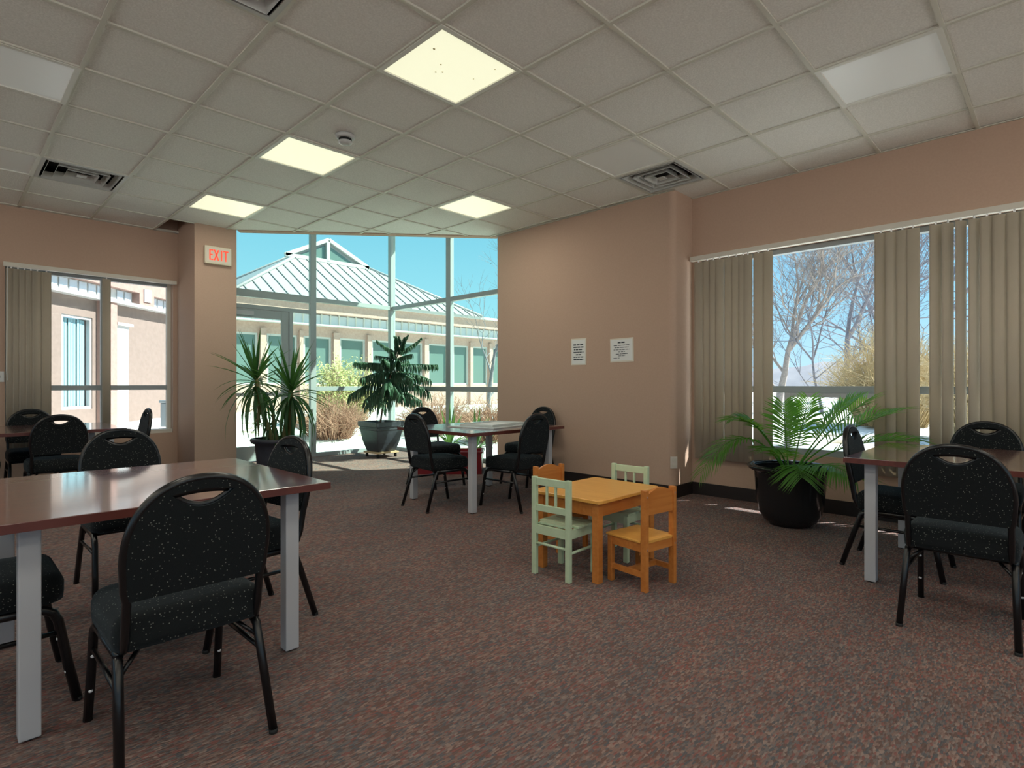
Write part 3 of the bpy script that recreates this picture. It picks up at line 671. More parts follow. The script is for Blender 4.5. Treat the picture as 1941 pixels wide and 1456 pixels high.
def mint_chair():
    c_ = empty('small_mint_chair'); m = 'mint_paint'; W_, D_ = .128, .130
    for s_ in (-1, 1):
        MB().box((s_ * W_ - .016, -D_ - .014, 0), (s_ * W_ + .016, -D_ + .014, .595), .003).build('leg', m, c_)
        MB().box((s_ * W_ - .016, D_ - .014, 0), (s_ * W_ + .016, D_ + .014, .302), .003).build('leg', m, c_)
        MB().box((s_ * W_ - .009, -D_ + .014, .25), (s_ * W_ + .009, D_ - .014, .302)).build('side_rail', m, c_)
        MB().tube([(s_ * W_, -D_, .165), (s_ * W_, D_, .165)], .0085, 8).build('stretcher', m, c_)
    MB().box((-W_ + .016, -D_ - .009, .545), (W_ - .016, -D_ + .009, .590), .003).build('top_rail', m, c_)
    MB().box((-W_ + .016, -D_ - .009, .388), (W_ - .016, -D_ + .009, .428), .003).build('mid_rail', m, c_)
    for u in (-.034, .034): MB().box((u - .006, -D_ - .006, .428), (u + .006, -D_ + .006, .545)).build('spindle', m, c_)
    MB().box((-W_ + .016, -D_ - .009, .25), (W_ - .016, -D_ + .009, .302)).build('rail', m, c_); MB().box((-W_ + .016, D_ - .009, .25), (W_ - .016, D_ + .009, .302)).build('rail', m, c_)
    MB().tube([(-W_, -D_, .19), (W_, -D_, .19)], .0085, 8).build('stretcher', m, c_)
    for q in range(5):
        y0 = -D_ + .018 + q * .0515
        MB().box((-W_ - .020 if q else -W_ + .018, y0, .302), (W_ + .020 if q else W_ - .018, y0 + .0475, .317), .004).build('seat_slat', m, c_)
    return c_
def orange_chair():
    c_ = empty('small_orange_chair'); m = 'orange_wood'; W_, D_ = .125, .125
    for s_ in (-1, 1):
        MB().box((s_ * W_ - .013, -D_ - .019, 0), (s_ * W_ + .013, -D_ + .019, .565), .003).build('leg', m, c_)
        MB().box((s_ * W_ - .014, D_ - .016, 0), (s_ * W_ + .014, D_ + .016, .268), .003).build('leg', m, c_)
        MB().box((s_ * W_ - .008, -D_ + .019, .218), (s_ * W_ + .008, D_ - .016, .268)).build('side_rail', m, c_)
        MB().box((s_ * W_ - .008, -D_ + .019, .075), (s_ * W_ + .008, D_ - .016, .105)).build('stretcher', m, c_)
        for z in (.528, .235):
            MB().lathe([(.0, .002), (.005, .0015), (.006, 0)], 8).build('screw', 'twig_red', c_).matrix_local = Matrix.Translation((s_ * W_, -D_ - .0192, z)) @ Matrix.Rotation(R(90), 4, 'X')
    MB().box((-W_ + .008, -.012, .075), (W_ - .008, .006, .105)).build('cross_stretcher', m, c_)
    poly = [(-W_ + .013, .425), (W_ - .013, .425)] + [((W_ - .013) * (1 - 2 * q / 14), .538 + .034 * math.sin(PI * q / 14)) for q in range(15)]
    k = len(poly); vs = [(u, -D_ - .010, z) for u, z in poly] + [(u, -D_ + .008, z) for u, z in poly]
    MB().add(vs, [tuple(range(k)), tuple(reversed(range(k, 2 * k)))] + [(q, (q + 1) % k, k + (q + 1) % k, k + q) for q in range(k)]).build('backrest', m, c_)
    MB().box((-W_ + .013, -D_ - .008, .218), (W_ - .013, -D_ + .008, .268)).build('rail', m, c_); MB().box((-W_ + .014, D_ - .008, .218), (W_ - .014, D_ + .008, .268)).build('rail', m, c_)
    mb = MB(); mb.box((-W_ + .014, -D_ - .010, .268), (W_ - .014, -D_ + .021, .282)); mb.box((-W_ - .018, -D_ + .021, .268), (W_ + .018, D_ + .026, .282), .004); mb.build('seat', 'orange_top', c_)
    return c_
GK = 'small chairs around the play table'
m1 = tag(mint_chair(), 'small mint green slatted chair in front of the play table', 'chair', GK); m1.location = (2.705, 2.205, 0); m1.rotation_euler = (0, 0, R(-88))
m2_ = tag(copy_tree(m1), 'small mint green slatted chair behind the play table, by the wall', 'chair', GK); m2_.location = (3.265, 2.175, 0); m2_.rotation_euler = (0, 0, R(92))
o1 = tag(orange_chair(), 'small orange wooden chair nearest, at the right of the play table', 'chair', GK); o1.location = (2.905, 1.785, 0); o1.rotation_euler = (0, 0, R(-8))
o2 = tag(copy_tree(o1), 'small orange wooden chair behind the mint one, left of the play table', 'chair', GK); o2.location = (3.13, 2.59, 0); o2.rotation_euler = (0, 0, R(172))

# ------------------------------------------------------------------ things on and near the middle table
tr = tag(empty('puzzle_board', (4.02, 4.22, .7302), 12), 'flat pale board with raised rim lying on the middle table', 'board')
MB().box((-.40, -.28, 0), (.40, .28, .010), .003).build('base', 'tray_white', tr)
for a_, b_ in (((-.30, -.20), (.30, -.185)), ((-.30, .185), (.30, .20)), ((-.30, -.185), (-.285, .185)), ((.285, -.185), (.30, .185))): MB().box((*a_, .010), (*b_, .030), .002).build('rim', 'tray_white', tr)
MB().box((-.285, -.185, .010), (.285, .185, .016)).build('sheet', 'white_paper', tr)
rb = tag(empty('storage_bin', (4.72, 5.82, 0), -45), 'low dark red bin on the floor behind the middle table', 'bin')
mb = MB(); bw, bdp, bh = .45, .2, .27
for a_, b_ in (((-bw, -bdp, 0), (bw, bdp, .015)), ((-bw, -bdp, .015), (bw, -bdp + .015, bh)), ((-bw, bdp - .015, .015), (bw, bdp, bh)), ((-bw, -bdp + .015, .015), (-bw + .015, bdp - .015, bh)), ((bw - .015, -bdp + .015, .015), (bw, bdp - .015, bh))): mb.box(a_, b_)
mb.build('body', 'red_plastic', rb)
mb = MB()
for a_, b_ in (((-bw - .015, -bdp - .015, bh), (bw + .015, -bdp + .012, bh + .02)), ((-bw - .015, bdp - .012, bh), (bw + .015, bdp + .015, bh + .02)), ((-bw - .015, -bdp + .012, bh), (-bw + .012, bdp - .012, bh + .02)), ((bw - .012, -bdp + .012, bh), (bw + .015, bdp - .012, bh + .02))): mb.box(a_, b_)
mb.build('rim', 'red_plastic', rb)

# ------------------------------------------------------------------ plants
def pot_round(parent, prof_out, wall, m, soil_z, soil_r):
    inner = [(max(r_ - wall, .01), z) for r_, z in reversed(prof_out) if z > soil_z - .05]
    MB().lathe(prof_out + inner, 48).build('pot', m, parent)
    MB().lathe([(soil_r, soil_z - .02), (soil_r, soil_z), (soil_r * .5, soil_z + .01), (0, soil_z + .012)], 24).build('soil', 'soil', parent)
def frond(parent, base, az, el, L, droop, ll, n=30, m='palm_leaf', seed=0, t0=.28, lift=.25, side=0):
    rnd = random.Random(seed); az = R(az); el = R(el); h = Vector((math.cos(az), math.sin(az), 0)); sd_ = Vector((-h.y, h.x, 0))
    def P(t): return Vector(base) + h * (L * math.cos(el) * t) + Vector((0, 0, L * (math.sin(el) * t - droop * t * t))) + sd_ * (side * t * t)
    mb = MB(); K = 14
    mb.tube([P(k / K) for k in range(K + 1)], [.0075 * (1 - .85 * k / K) + .0008 for k in range(K + 1)], 5)
    for k in range(n):
        t = t0 + (1 - t0) * (k + .5) / n; p = P(t); tg = (P(min(t + .02, 1.02)) - P(t - .02)).normalized()
        s_ = tg.cross(Vector((0, 0, 1)))
        s_ = s_.normalized() if s_.length > .05 else sd_
        upv = s_.cross(tg)
        u = (t - t0) / (1 - t0); ln = ll * (.55 + .75 * math.sin(PI * min(1, .12 + u * .83))) * rnd.uniform(.9, 1.08)
        for sg in (-1, 1):
            fwd = .30 + .75 * u
            d = (s_ * sg + tg * fwd + upv * lift + Vector((0, 0, rnd.uniform(-.12, .08)))).normalized()
            wv = (tg - d * tg.dot(d)).normalized(); wd = .0078 * (ln / ll) 
            mid = p + d * (ln * .45); tip = p + d * ln + Vector((0, 0, -.16 * ln))
            fo = upv * .004
            mb.add([p - wv * wd * .35, p + wv * wd * .35, mid - wv * wd, mid + fo, mid + wv * wd, tip], [(0, 1, 3), (0, 3, 2), (1, 4, 3), (2, 3, 5), (3, 4, 5)])
    return mb.build('frond', m, parent)
pp = tag(empty('potted_palm', (4.945, 1.635, 0)), 'green palm in a large glossy black round pot below the blinds', 'potted plant')
pot_round(pp, [(.155, 0), (.165, .015), (.20, .04), (.235, .10), (.255, .20), (.268, .36), (.275, .435), (.30, .447), (.322, .462), (.328, .478), (.318, .490), (.295, .486)], .03, 'pot_black', .43, .245)
fr_spec = [  # az, elev, length, droop, leaflet, t0, lift, side
    (136, 58, 1.35, .85, .25, .34, .0, .0), (142, 64, 1.15, .52, .18, .45, .1, 0), (112, 66, .86, .40, .20, .4, .2, 0),
    (40, 80, .66, .12, .19, .3, .2, 0), (-20, 74, .74, .14, .20, .3, .2, 0), (-52, 54, .96, .20, .30, .34, .35, 0), (-62, 48, 1.08, .28, .32, .34, .3, 0),
    (-78, 40, 1.05, .36, .33, .34, .25, 0), (-112, 34, .66, .50, .27, .26, -.05, 0), (-150, 44, .52, .66, .22, .2, -.2, 0), (175, 60, .58, .5, .19, .28, .0, 0), (-66, 62, .98, .26, .27, .36, .3, 0)]
for k, (az, el_, L, dr, ll, t0, lf, sd2) in enumerate(fr_spec):
    a = R(az); frond(pp, (math.cos(a) * .03, math.sin(a) * .03, .43), az, el_, L, dr, ll, 24, 'palm_leaf', k, t0, lf, sd2)

# yucca: leaf meshes shared, every leaf an object of its own
def blade(L, w_, bend, m, k=5):
    mb = MB(); vs = []; fs = []
    for q in range(k + 1):
        t = q / k; y_ = L * t; z_ = -bend * t * t * L; ww = w_ * (.55 + .9 * t if t < .35 else .865 * (1 - ((t - .35) / .65) ** 1.8)) if q < k else .0005
        y_ = L * t * (1 - bend * .25 * t * t)
        vs += [(-ww / 2, y_, z_), (0, y_, z_ - ww * .22), (ww / 2, y_, z_)]
    for q in range(k):
        a = q * 3; fs += [(a, a + 1, a + 4, a + 3), (a + 1, a + 2, a + 5, a + 4)]
    return mb.add(vs, fs, True).mesh('leaf', m)
YB = [blade(.62, .050, b2, 'yucca_leaf') for b2 in (.05, .22, .5, .85)]; YD = blade(.45, .04, 1.0, 'dead_leaf')
yu = tag(empty('potted_yucca', (2.84, 6.73, 0)), 'spiky yucca with two leafy heads in a dark pot by the glass door', 'potted plant')
pot_round(yu, [(.18, 0), (.195, .02), (.215, .17), (.235, .37), (.242, .45), (.28, .465), (.293, .49), (.29, .512), (.27, .518)], .03, 'pot_slate', .47, .21)
def head(c_, n, seed, scale=1.0, zmin=-35):
    rnd = random.Random(seed)
    for k in range(n):
        f_ = (k + .5) / n; el_ = 84 - f_ * (84 - zmin) + rnd.uniform(-6, 6); az = k * 137.5 + rnd.uniform(-14, 14)
        me = YB[0] if el_ > 55 else YB[1] if el_ > 25 else YB[2] if el_ > -5 else YB[3]
        s_ = scale * rnd.uniform(.82, 1.08)
        inst('leaf', me, yu, (c_[0], c_[1], c_[2] - f_ * .16), (R(el_), 0, R(az - 90)), (s_, s_, s_))
lat = Vector((sa, -ca, 0))
def off(l_, d_, z): return (lat.x * l_ + ca * d_, lat.y * l_ + sa * d_, z)
s1, s2, s3 = off(-.27, .05, 1.26), off(.19, -.05, 1.12), off(-.10, .12, .82)
MB().tube([off(-.05, .02, .46), off(-.16, .03, .75), off(-.24, .05, 1.05), s1], [.034, .03, .027, .02], 10).build('stem', 'yucca_stem', yu)
MB().tube([off(.08, 0, .46), off(.14, -.03, .7), s2], [.04, .036, .024], 10).build('stem', 'yucca_stem', yu)
MB().tube([off(-.02, .05, .46), off(-.07, .10, .65), s3], [.026, .022, .016], 8).build('stem', 'yucca_stem', yu)
head(s1, 52, 2, .98, -50); head(s2, 66, 7, 1.0, -62); head(s3, 30, 11, .62, -60)
rnd = random.Random(3)
for k in range(12):
    st_ = (s1, s2)[k % 2]; inst('leaf', YD, yu, (st_[0] * .8, st_[1] * .8, st_[2] - rnd.uniform(.18, .4)), (R(rnd.uniform(-70, -30)), 0, R(rnd.uniform(0, 360))), (.8, .8, .8))

# norfolk pine in a square planter on a wheeled board
npn = tag(empty('potted_pine', (4.98, 7.83, 0)), 'drooping indoor pine in a square slate planter on a wheeled board', 'potted plant')
def square_loft(levels, m, name, parent, rz=0):
    vs = []; fs = []; k = 16
    for h_, r_, z in levels:
        for sx_, sy_, a0 in ((1, -1, -90), (1, 1, 0), (-1, 1, 90), (-1, -1, 180)):
            for q in range(4):
                a = R(a0 + 30 * q); vs.append((sx_ * (h_ - r_) + r_ * math.cos(a), sy_ * (h_ - r_) + r_ * math.sin(a), z))
    for q in range(len(levels) - 1):
        for j in range(k): fs.append((q * k + j, q * k + (j + 1) % k, (q + 1) * k + (j + 1) % k, (q + 1) * k + j))
    fs += [tuple(reversed(range(k))), tuple(range((len(levels) - 1) * k, len(levels) * k))]
    o = MB().add(vs, fs).build(name, m, parent); o.rotation_euler = (0, 0, R(rz)); return o
dz = .095
square_loft([(.155, .005, dz), (.165, .006, dz + .01), (.205, .007, dz + .14), (.232, .008, dz + .28), (.24, .008, dz + .335), (.25, .008, dz + .345), (.25, .008, dz + .36), (.242, .008, dz + .365), (.245, .008, dz + .385),
             (.262, .008, dz + .395), (.266, .008, dz + .465), (.258, .018, dz + .47), (.235, .014, dz + .47), (.23, .012, dz + .42)], 'pot_slate', 'planter', npn, 2)
square_loft([(.225, .012, dz + .415), (.225, .012, dz + .425)], 'soil', 'soil', npn, 2)
dl = MB().box((-.20, -.20, .066), (.20, .20, .092), .003).build('wheeled_board', 'raw_wood', npn)
for a in (-1, 1):
    for b2 in (-1, 1):
        wh = MB().tube([(a * .16 - .012, b2 * .16, .026), (a * .16 + .012, b2 * .16, .026)], .026, 14); wh.box((a * .16 - .016, b2 * .16 - .012, .03), (a * .16 + .016, b2 * .16 + .012, .066)); wh.build('caster', 'rubber', dl)
tp0, tp1 = Vector(off(-.02, 0, .5)), Vector(off(.33, .02, 1.80))
def trunk_at(t): return tp0.lerp(tp1, t) + Vector(off(-.05 * math.sin(PI * t), 0, 0))
MB().tube([trunk_at(k / 10) for k in range(11)], [.017 - .0125 * k / 10 for k in range(11)], 8).build('trunk', 'trunk', npn)
def pine_branch(p, az, el_, L, droop, bl, n, seed, upturn=0):
    rnd = random.Random(seed); az = R(az); el_ = R(el_); h = Vector((math.cos(az), math.sin(az), 0)); s_ = Vector((-h.y, h.x, 0))
    def P(t): return p + h * (L * math.cos(el_) * t) + Vector((0, 0, L * (math.sin(el_) * t - droop * t * t + upturn * t ** 4)))
    mb = MB(); mb.tube([P(k / 10) for k in range(11)], [.006 * (1 - .8 * k / 10) + .001 for k in range(11)], 5)
    for k in range(n):
        t = .10 + .9 * (k + .5) / n; q = P(t); tg = (P(t + .02) - P(t - .02)).normalized()
        for sg in (-1, 1):
            ln = bl * (1 - .55 * t) * rnd.uniform(.75, 1.15) * min(1, .45 + t * 2.2)
            d0 = (s_ * sg * rnd.uniform(.5, 1.0) + tg * .55 + Vector((0, 0, .1))).normalized()
            pts = [q, q + d0 * ln * .22 + Vector((0, 0, -.02 * ln)), q + d0 * ln * .38 + Vector((0, 0, -.32 * ln)), q + d0 * ln * .46 + Vector((0, 0, -.72 * ln)), q + d0 * ln * .48 + Vector((0, 0, -1.0 * ln))]
            mb.tube(pts, [.005, .0095, .0095, .008, .0015], 5, flat=.7)
            for z_ in range(10):          # needles
                u = .12 + .85 * z_ / 10; i0 = min(int(u * 4), 3); a_ = pts[i0].lerp(pts[i0 + 1], u * 4 - i0)
                dd = Vector((rnd.uniform(-1, 1), rnd.uniform(-1, 1), rnd.uniform(-.9, .1))).normalized() * .024
                w_ = dd.cross(Vector((0, 0, 1))).normalized() * .0028
                mb.add([a_ - w_, a_ + w_, a_ + dd], [(0, 1, 2)])
    return mb.build('branch', 'pine_leaf', npn)
wh_spec = [(.99, 6, .20, 55, .05, .07, 10, .0), (.88, 6, .44, 34, .16, .12, 20, .14), (.80, 4, .40, 26, .30, .16, 16, .08), (.72, 6, .66, 18, .30, .22, 28, .10), (.64, 5, .62, 12, .42, .28, 26, .06),
           (.56, 6, .60, 2, .46, .32, 26, .05), (.48, 5, .54, -10, .46, .32, 22, .10)]
sdn = 0
for t, n_, L, el_, dr, bl, nb, upn in wh_spec:
    for k in range(n_):
        sdn += 1; rr = random.Random(sdn * 7)
        pine_branch(trunk_at(t), 360 * k / n_ + sdn * 23 % 60, el_ + rr.uniform(-6, 6), L * rr.uniform(.85, 1.1), dr, bl, nb, sdn, upn)

# two small spiky plants by the right-hand glass
AG = [blade(.48, .05, b2, 'agave_leaf') for b2 in (.02, .18, .4)]
def agave(x, y, s_, seed, label):
    A = tag(empty('potted_agave', (x, y, 0)), label, 'potted plant', 'small spiky plants by the glass')
    pot_round(A, [(.09, 0), (.10, .02), (.125, .2), (.14, .22), (.138, .24), (.125, .242)], .015, 'pot_slate', .215, .11)
    rnd = random.Random(seed)
    for k in range(16):
        el_ = 86 - k * 3.6 + rnd.uniform(-5, 5); q = s_ * rnd.uniform(.8, 1.15)
        inst('leaf', AG[0 if el_ > 65 else 1 if el_ > 45 else 2], A, (0, 0, .22), (R(el_), 0, R(k * 137.5 - 90)), (q, q, q))
agave(5.38, 6.02, 1.2, 1, 'small spiky potted plant right of centre, close to the beige wall end')
agave(5.40, 6.62, 1.25, 2, 'small spiky potted plant by the glass corner, left of the other one')

# ------------------------------------------------------------------ outside
def ground_h(x, y):
    d = max(0, min(1, (max(x - 7.5, 0) + max(y - 10.5, 0)) / 5.0)); return -.04 + .34 * d
gx = [-40, -20, -8, -4, 0, 2.7, 4, 5.9, 6.6, 7.5, 9, 11, 13, 16, 20, 28, 40, 70, 120]; gy = [-80, -40, -20, -10, -5, 0, 4, 6, 8.7, 9.6, 10.5, 12, 14, 16, 20, 30, 60, 120]
mb = MB(); mb.add([(x, y, ground_h(x, y)) for y in gy for x in gx], [(j * len(gx) + i, j * len(gx) + i + 1, (j + 1) * len(gx) + i + 1, (j + 1) * len(gx) + i) for j in range(len(gy) - 1) for i in range(len(gx) - 1)])
g_ = st('ground', mb, 'snow_grass')
# the pavilion across the court
pv = tag(empty('pavilion', (0, 0, 0)), 'peach stucco pavilion with a white seamed pyramid roof across the court', 'building', 'buildings outside the windows')
YF = 17.8; xa, xb = 4.4, 18.2
wins = [(4.66, 5.63), (5.95, 6.92), (7.2, 8.17), (8.39, 9.36), (9.68, 10.66), (10.93, 11.9), (12.19, 13.16), (13.45, 14.42), (14.7, 15.5), (15.75, 16.6), (16.9, 17.8)]
mb = MB(); mb.box((xa, YF, -.2), (xb, YF + .3, 1.14)); mb.box((xa, YF, 2.74), (xb, YF + .3, 3.10)); px_ = xa
for a_, b_ in wins: mb.box((px_, YF, 1.14), (a_, YF + .3, 2.74)); px_ = b_
mb.box((px_, YF, 1.14), (xb, YF + .3, 2.74)); mb.box((xb - .3, YF + .3, -.2), (xb, 27, 3.9)); mb.box((xa, YF + .3, -.2), (xa + .3, 27, 3.9)); mb.build('wall', 'pavilion_stucco', pv)
for k, (a_, b_) in enumerate(wins):
    wf = MB()
    for p0, p1 in (((a_, 1.14), (a_ + .06, 2.74)), ((b_ - .06, 1.14), (b_, 2.74)), ((a_ + .06, 1.14), (b_ - .06, 1.20)), ((a_ + .06, 2.68), (b_ - .06, 2.74))): wf.box((p0[0], YF + .02, p0[1]), (p1[0], YF + .10, p1[1]))
    f_ = wf.build('window', 'ext_white', pv); MB().box((a_ + .06, YF + .07, 1.20), (b_ - .06, YF + .09, 2.68)).build('pane', 'teal_pane', f_)
    if k: MB().box((wins[k - 1][1] + .05, YF - .10, -.1), (a_ - .05, YF, 2.90)).build('pilaster', 'pavilion_stucco', pv)
MB().box((xa - .2, YF - .32, 3.08), (xb + .2, YF + .3, 3.13)).build('ledge', 'ext_white', pv)
MB().box((xa, YF + .05, 3.13), (xb, YF + .3, 3.50)).build('clerestory_wall', 'ext_trim', pv)
x = xa + .1; me = MB().box((0, 0, 3.15), (.27, .05, 3.47)).mesh('clerestory_pane', 'pale_pane'); mm = MB().box((0, -.03, 3.13), (.05, .05, 3.5)).mesh('clerestory_mullion', 'ext_trim')
while x < xb - .4: inst('clerestory_pane', me, pv, (x + .05, YF, 0)); inst('clerestory_mullion', mm, pv, (x, YF, 0)); x += .32
MB().box((xa - .2, YF - .25, 3.50), (xb + .2, YF + .3, 3.86)).build('fascia', 'pavilion_stucco', pv)
MB().box((xa - .3, YF - .40, 3.86), (xb + .3, YF + .3, 3.96)).build('gutter', 'ext_white', pv)
e0, e1, ey0, ey1, ez = 6.1, 15.9, 17.35, 27.15, 3.95; ax, ay, az_ = 11.0, 22.25, 3.95 + .6 * 4.9
MB().add([(e0, ey0, ez), (e1, ey0, ez), (e1, ey1, ez), (e0, ey1, ez), (ax, ay, az_)], [(0, 1, 4), (1, 2, 4), (2, 3, 4), (3, 0, 4), (3, 2, 1, 0)]).build('roof', 'roof_white', pv)
for x_ in (4.4, 15.5):     # low roofs either side
    MB().add([(x_ - .4, ey0 + .1, ez), (x_ + 3.2, ey0 + .1, ez), (x_ + 3.2, 24, ez + .5), (x_ - .4, 24, ez + .5), (x_ - .4, ey0 + .1, ez - .05), (x_ + 3.2, ey0 + .1, ez - .05)], [(0, 1, 2, 3), (4, 5, 1, 0)]).build('side_roof', 'roof_white', pv)
nrm = Vector((0, -.6, 1)).normalized()
x = e0 + .35
while x < e1 - .2:
    run = min(x - e0, e1 - x); p = Vector((x, ey0, ez)) + nrm * .012; q = Vector((x, ey0 + run, ez + .6 * run)) + nrm * .012
    MB().beam(p, q, .035, .04).build('roof_seam', 'roof_seam', pv); x += .42
for a_, b_ in (((e0, ey0), 1), ((e1, ey0), 1), ((e0, ey1), 1)): MB().tube([(a_[0], a_[1], ez + .02), (ax, ay, az_ + .02)], .06, 6).build('ridge_cap', 'roof_white', pv)
gy_ = 20.65; gp, gl_, gr, gb = Vector((10.62, gy_, 6.72)), Vector((9.15, gy_, 5.86)), Vector((12.05, gy_, 5.86)), 5.9
gt = MB(); tri = [(9.75, 6.0), (11.75, 6.0), (10.75, 6.55)]
gt.add([(9.0, gy_ + .05, 5.93), (12.5, gy_ + .05, 5.93), (10.72, gy_ + .05, 6.80), (10.9, 22.3, 6.85)], [(0, 1, 2), (1, 3, 2), (0, 2, 3)]); gb_ = gt.build('gablet', 'roof_white', pv)
MB().add([(9.55, gy_, 6.02), (10.62, gy_, 6.02), (10.62, gy_, 6.58), (9.55, gy_ + .04, 6.02), (10.62, gy_ + .04, 6.02), (10.62, gy_ + .04, 6.58)], [(0, 1, 2), (5, 4, 3), (0, 3, 4, 1), (1, 4, 5, 2), (2, 5, 3, 0)]).build('gablet_pane', 'teal_pane', gb_)
MB().add([(10.76, gy_, 6.02), (11.85, gy_, 6.02), (10.76, gy_, 6.58), (10.76, gy_ + .04, 6.02), (11.85, gy_ + .04, 6.02), (10.76, gy_ + .04, 6.58)], [(0, 1, 2), (5, 4, 3), (0, 3, 4, 1), (1, 4, 5, 2), (2, 5, 3, 0)]).build('gablet_pane', 'teal_pane', gb_)
gf = MB()
for a_, b_ in (((9.0, 5.95), (10.72, 6.80)), ((12.5, 5.95), (10.72, 6.80)), ((9.0, 5.95), (12.5, 5.95)), ((10.69, 5.95), (10.69, 6.7))): gf.beam((a_[0], gy_ - .05, a_[1]), (b_[0], gy_ - .05, b_[1]), .12, .14)
gf.build('gablet_trim', 'ext_white', gb_)

# the wing seen through the left window: local X runs along its wall, local Y is the distance off the axis
wg = tag(empty('side_wing', (0, 0, 0), YAW), 'mauve and sand stucco wing with high windows outside the left window', 'building', 'buildings outside the windows')
LY = 8.92
mb = MB(); mb.box((6.0, LY, -.2), (11.18, LY + .3, 3.0)); mb.box((11.18, LY, 2.56), (12.0, LY + .3, 3.0)); mb.box((11.18, LY, -.2), (12.0, LY + .3, .64)); mb.box((12.0, LY, -.2), (15.4, LY + .3, 3.0)); mb.build('wall', 'sand_stucco', wg)
MB().box((6.0, LY - .22, 2.95), (15.5, LY + .3, 3.02)).build('ledge', 'ext_white', wg)
MB().box((6.0, LY + .02, 3.02), (15.5, LY + .3, 3.30)).build('clerestory_wall', 'ext_trim', wg)
me = MB().box((0, LY, 3.05), (.20, LY + .02, 3.28)).mesh('clerestory_pane', 'pale_pane'); d_ = 10.2
for d_ in [10.1 + .255 * k for k in range(9)] + [12.75, 13.0] + [13.95 + .26 * k for k in range(5)]: inst('clerestory_pane', me, wg, (d_, -.006, 0))
MB().box((6.0, LY - .16, 3.30), (15.5, LY + .3, 3.66)).build('parapet', 'peach_stucco', wg); MB().box((13.28, LY - .16, 3.02), (13.82, LY + .02, 3.30)).build('parapet_pier', 'peach_stucco', wg)
MB().box((13.42, LY - .19, 3.12), (13.68, LY - .16, 3.42)).build('square_panel', 'ext_white', wg)
MB().box((12.12, LY - .18, -.1), (12.5, LY, 2.95)).build('pilaster', 'peach_stucco', wg)
MB().box((12.63, LY - .08, .2), (13.03, LY, 2.48)).build('white_panel', 'ext_white', wg); MB().box((12.58, LY - .14, 2.48), (13.1, LY, 2.54)).build('canopy', 'ext_trim', wg)
wf = MB()
for p0, p1 in (((11.18, .64), (11.23, 2.56)), ((11.95, .64), (12.0, 2.56)), ((11.23, .64), (11.95, .70)), ((11.23, 2.51), (11.95, 2.56))): wf.box((p0[0], LY + .02, p0[1]), (p1[0], LY + .10, p1[1]))
f_ = wf.build('window', 'ext_white', wg); MB().box((11.23, LY + .16, .70), (11.95, LY + .18, 2.51)).build('backing', 'teal_pane', f_)
for k in range(9): MB().box((11.24 + k * .078, LY + .10 + .008 * (k % 3), .70), (11.24 + k * .078 + .058, LY + .11 + .008 * (k % 3), 2.50)).build('blind_slat', 'slat_teal', f_)
rb2 = tag(empty('waste_bin', (9.0 * ca - 0, 0, 0)), 'grey upright waste bin outside the left window', 'bin')
dB, lB = 12.0, -7.22
rb2.location = (ca * dB + sa * lB, sa * dB - ca * lB, .26); rb2.rotation_euler = (0, 0, R(YAW))
MB().box((-.16, -.16, 0), (.16, .16, .50), .02).build('body', 'bin_grey', rb2); MB().box((-.18, -.18, .50), (.18, .18, .56), .02).build('lid', 'bin_grey', rb2)

# bare trees
def tree(x, y, h, seed, m, label, lean=0, depth=7, spread=1.0, r0=None, first_len=.30, fork=2):
    rnd = random.Random(seed); mb = MB(); T_ = empty('bare_tree', (x, y, ground_h(x, y))); r0 = r0 or h * .018
    def grow(p, d, ln, r_, lv):
        pts = [p]; k = 3; dd = d.copy()
        for q in range(k):
            dd = (dd + Vector((rnd.uniform(-.22, .22), rnd.uniform(-.22, .22), rnd.uniform(-.05, .14))) * .8).normalized(); pts.append(pts[-1] + dd * (ln / k))
        mb.tube(pts, [r_ * (1 - .42 * q / k) for q in range(k + 1)], 6 if lv > 3 else 4 if lv > 1 else 3, cap=False)
        if lv == 0: return
        n_ = fork + (rnd.random() < .55)
        for q in range(n_):
            a = rnd.uniform(0, 2 * PI); sp_ = rnd.uniform(.35, .85) * spread
            s_ = dd.orthogonal().normalized(); s_.rotate(Matrix.Rotation(a, 3, dd))
            grow(pts[-1] if q else pts[-1], (dd + s_ * sp_ + Vector((0, 0, .12))).normalized(), ln * rnd.uniform(.66, .86), r_ * .58, lv - 1)
        if lv > 1:
            for q in (1, 2):
                s_ = dd.orthogonal().normalized(); s_.rotate(Matrix.Rotation(rnd.uniform(0, 2 * PI), 3, dd))
                grow(pts[q], (dd * .6 + s_ * .9 * spread + Vector((0, 0, .15))).normalized(), ln * .62, r_ * .40, lv - 2)
    grow(Vector((0, 0, -.1)), Vector((lean, -lean, 1)).normalized(), h * first_len, r0, depth)
    mb.build('trunk_and_branches', m, T_); tag(T_, label, 'tree', 'bare winter trees outside'); return T_
def at(px, d): l_ = (px - 970.5) / 1070 * d; return ca * d + sa * l_, sa * d - ca * l_
x, y = at(1474, 17); tree(x, y, 9.0, 4, 'bark_pale', 'pale thickly branched bare tree left in the right window', 0, 7, .8, .12, .22, 2)
x, y = at(1598, 19); tree(x, y, 9.5, 12, 'bark_grey', 'large bare tree in the middle of the right window', .05, 7, .9, .13, .26)
x, y = at(1560, 16); tree(x, y, 5.2, 23, 'bark_grey', 'small bare tree with a thin trunk in the right window, below the large one', -.05, 6, 1.0, .05, .32)
x, y = at(1745, 21); tree(x, y, 9.0, 31, 'bark_grey', 'bare tree seen through the narrow gap between the blinds', 0, 6, .9)
x, y = at(1655, 26); tree(x, y, 11.0, 37, 'bark_grey', 'far bare tree behind the large one in the right window', 0, 6, .9)
x, y = at(925, 15.5); tree(x, y, 6.4, 41, 'bark_grey', 'bare tree beside the pavilion, right edge of the glazed bay', 0, 6, .9, .07, .30)
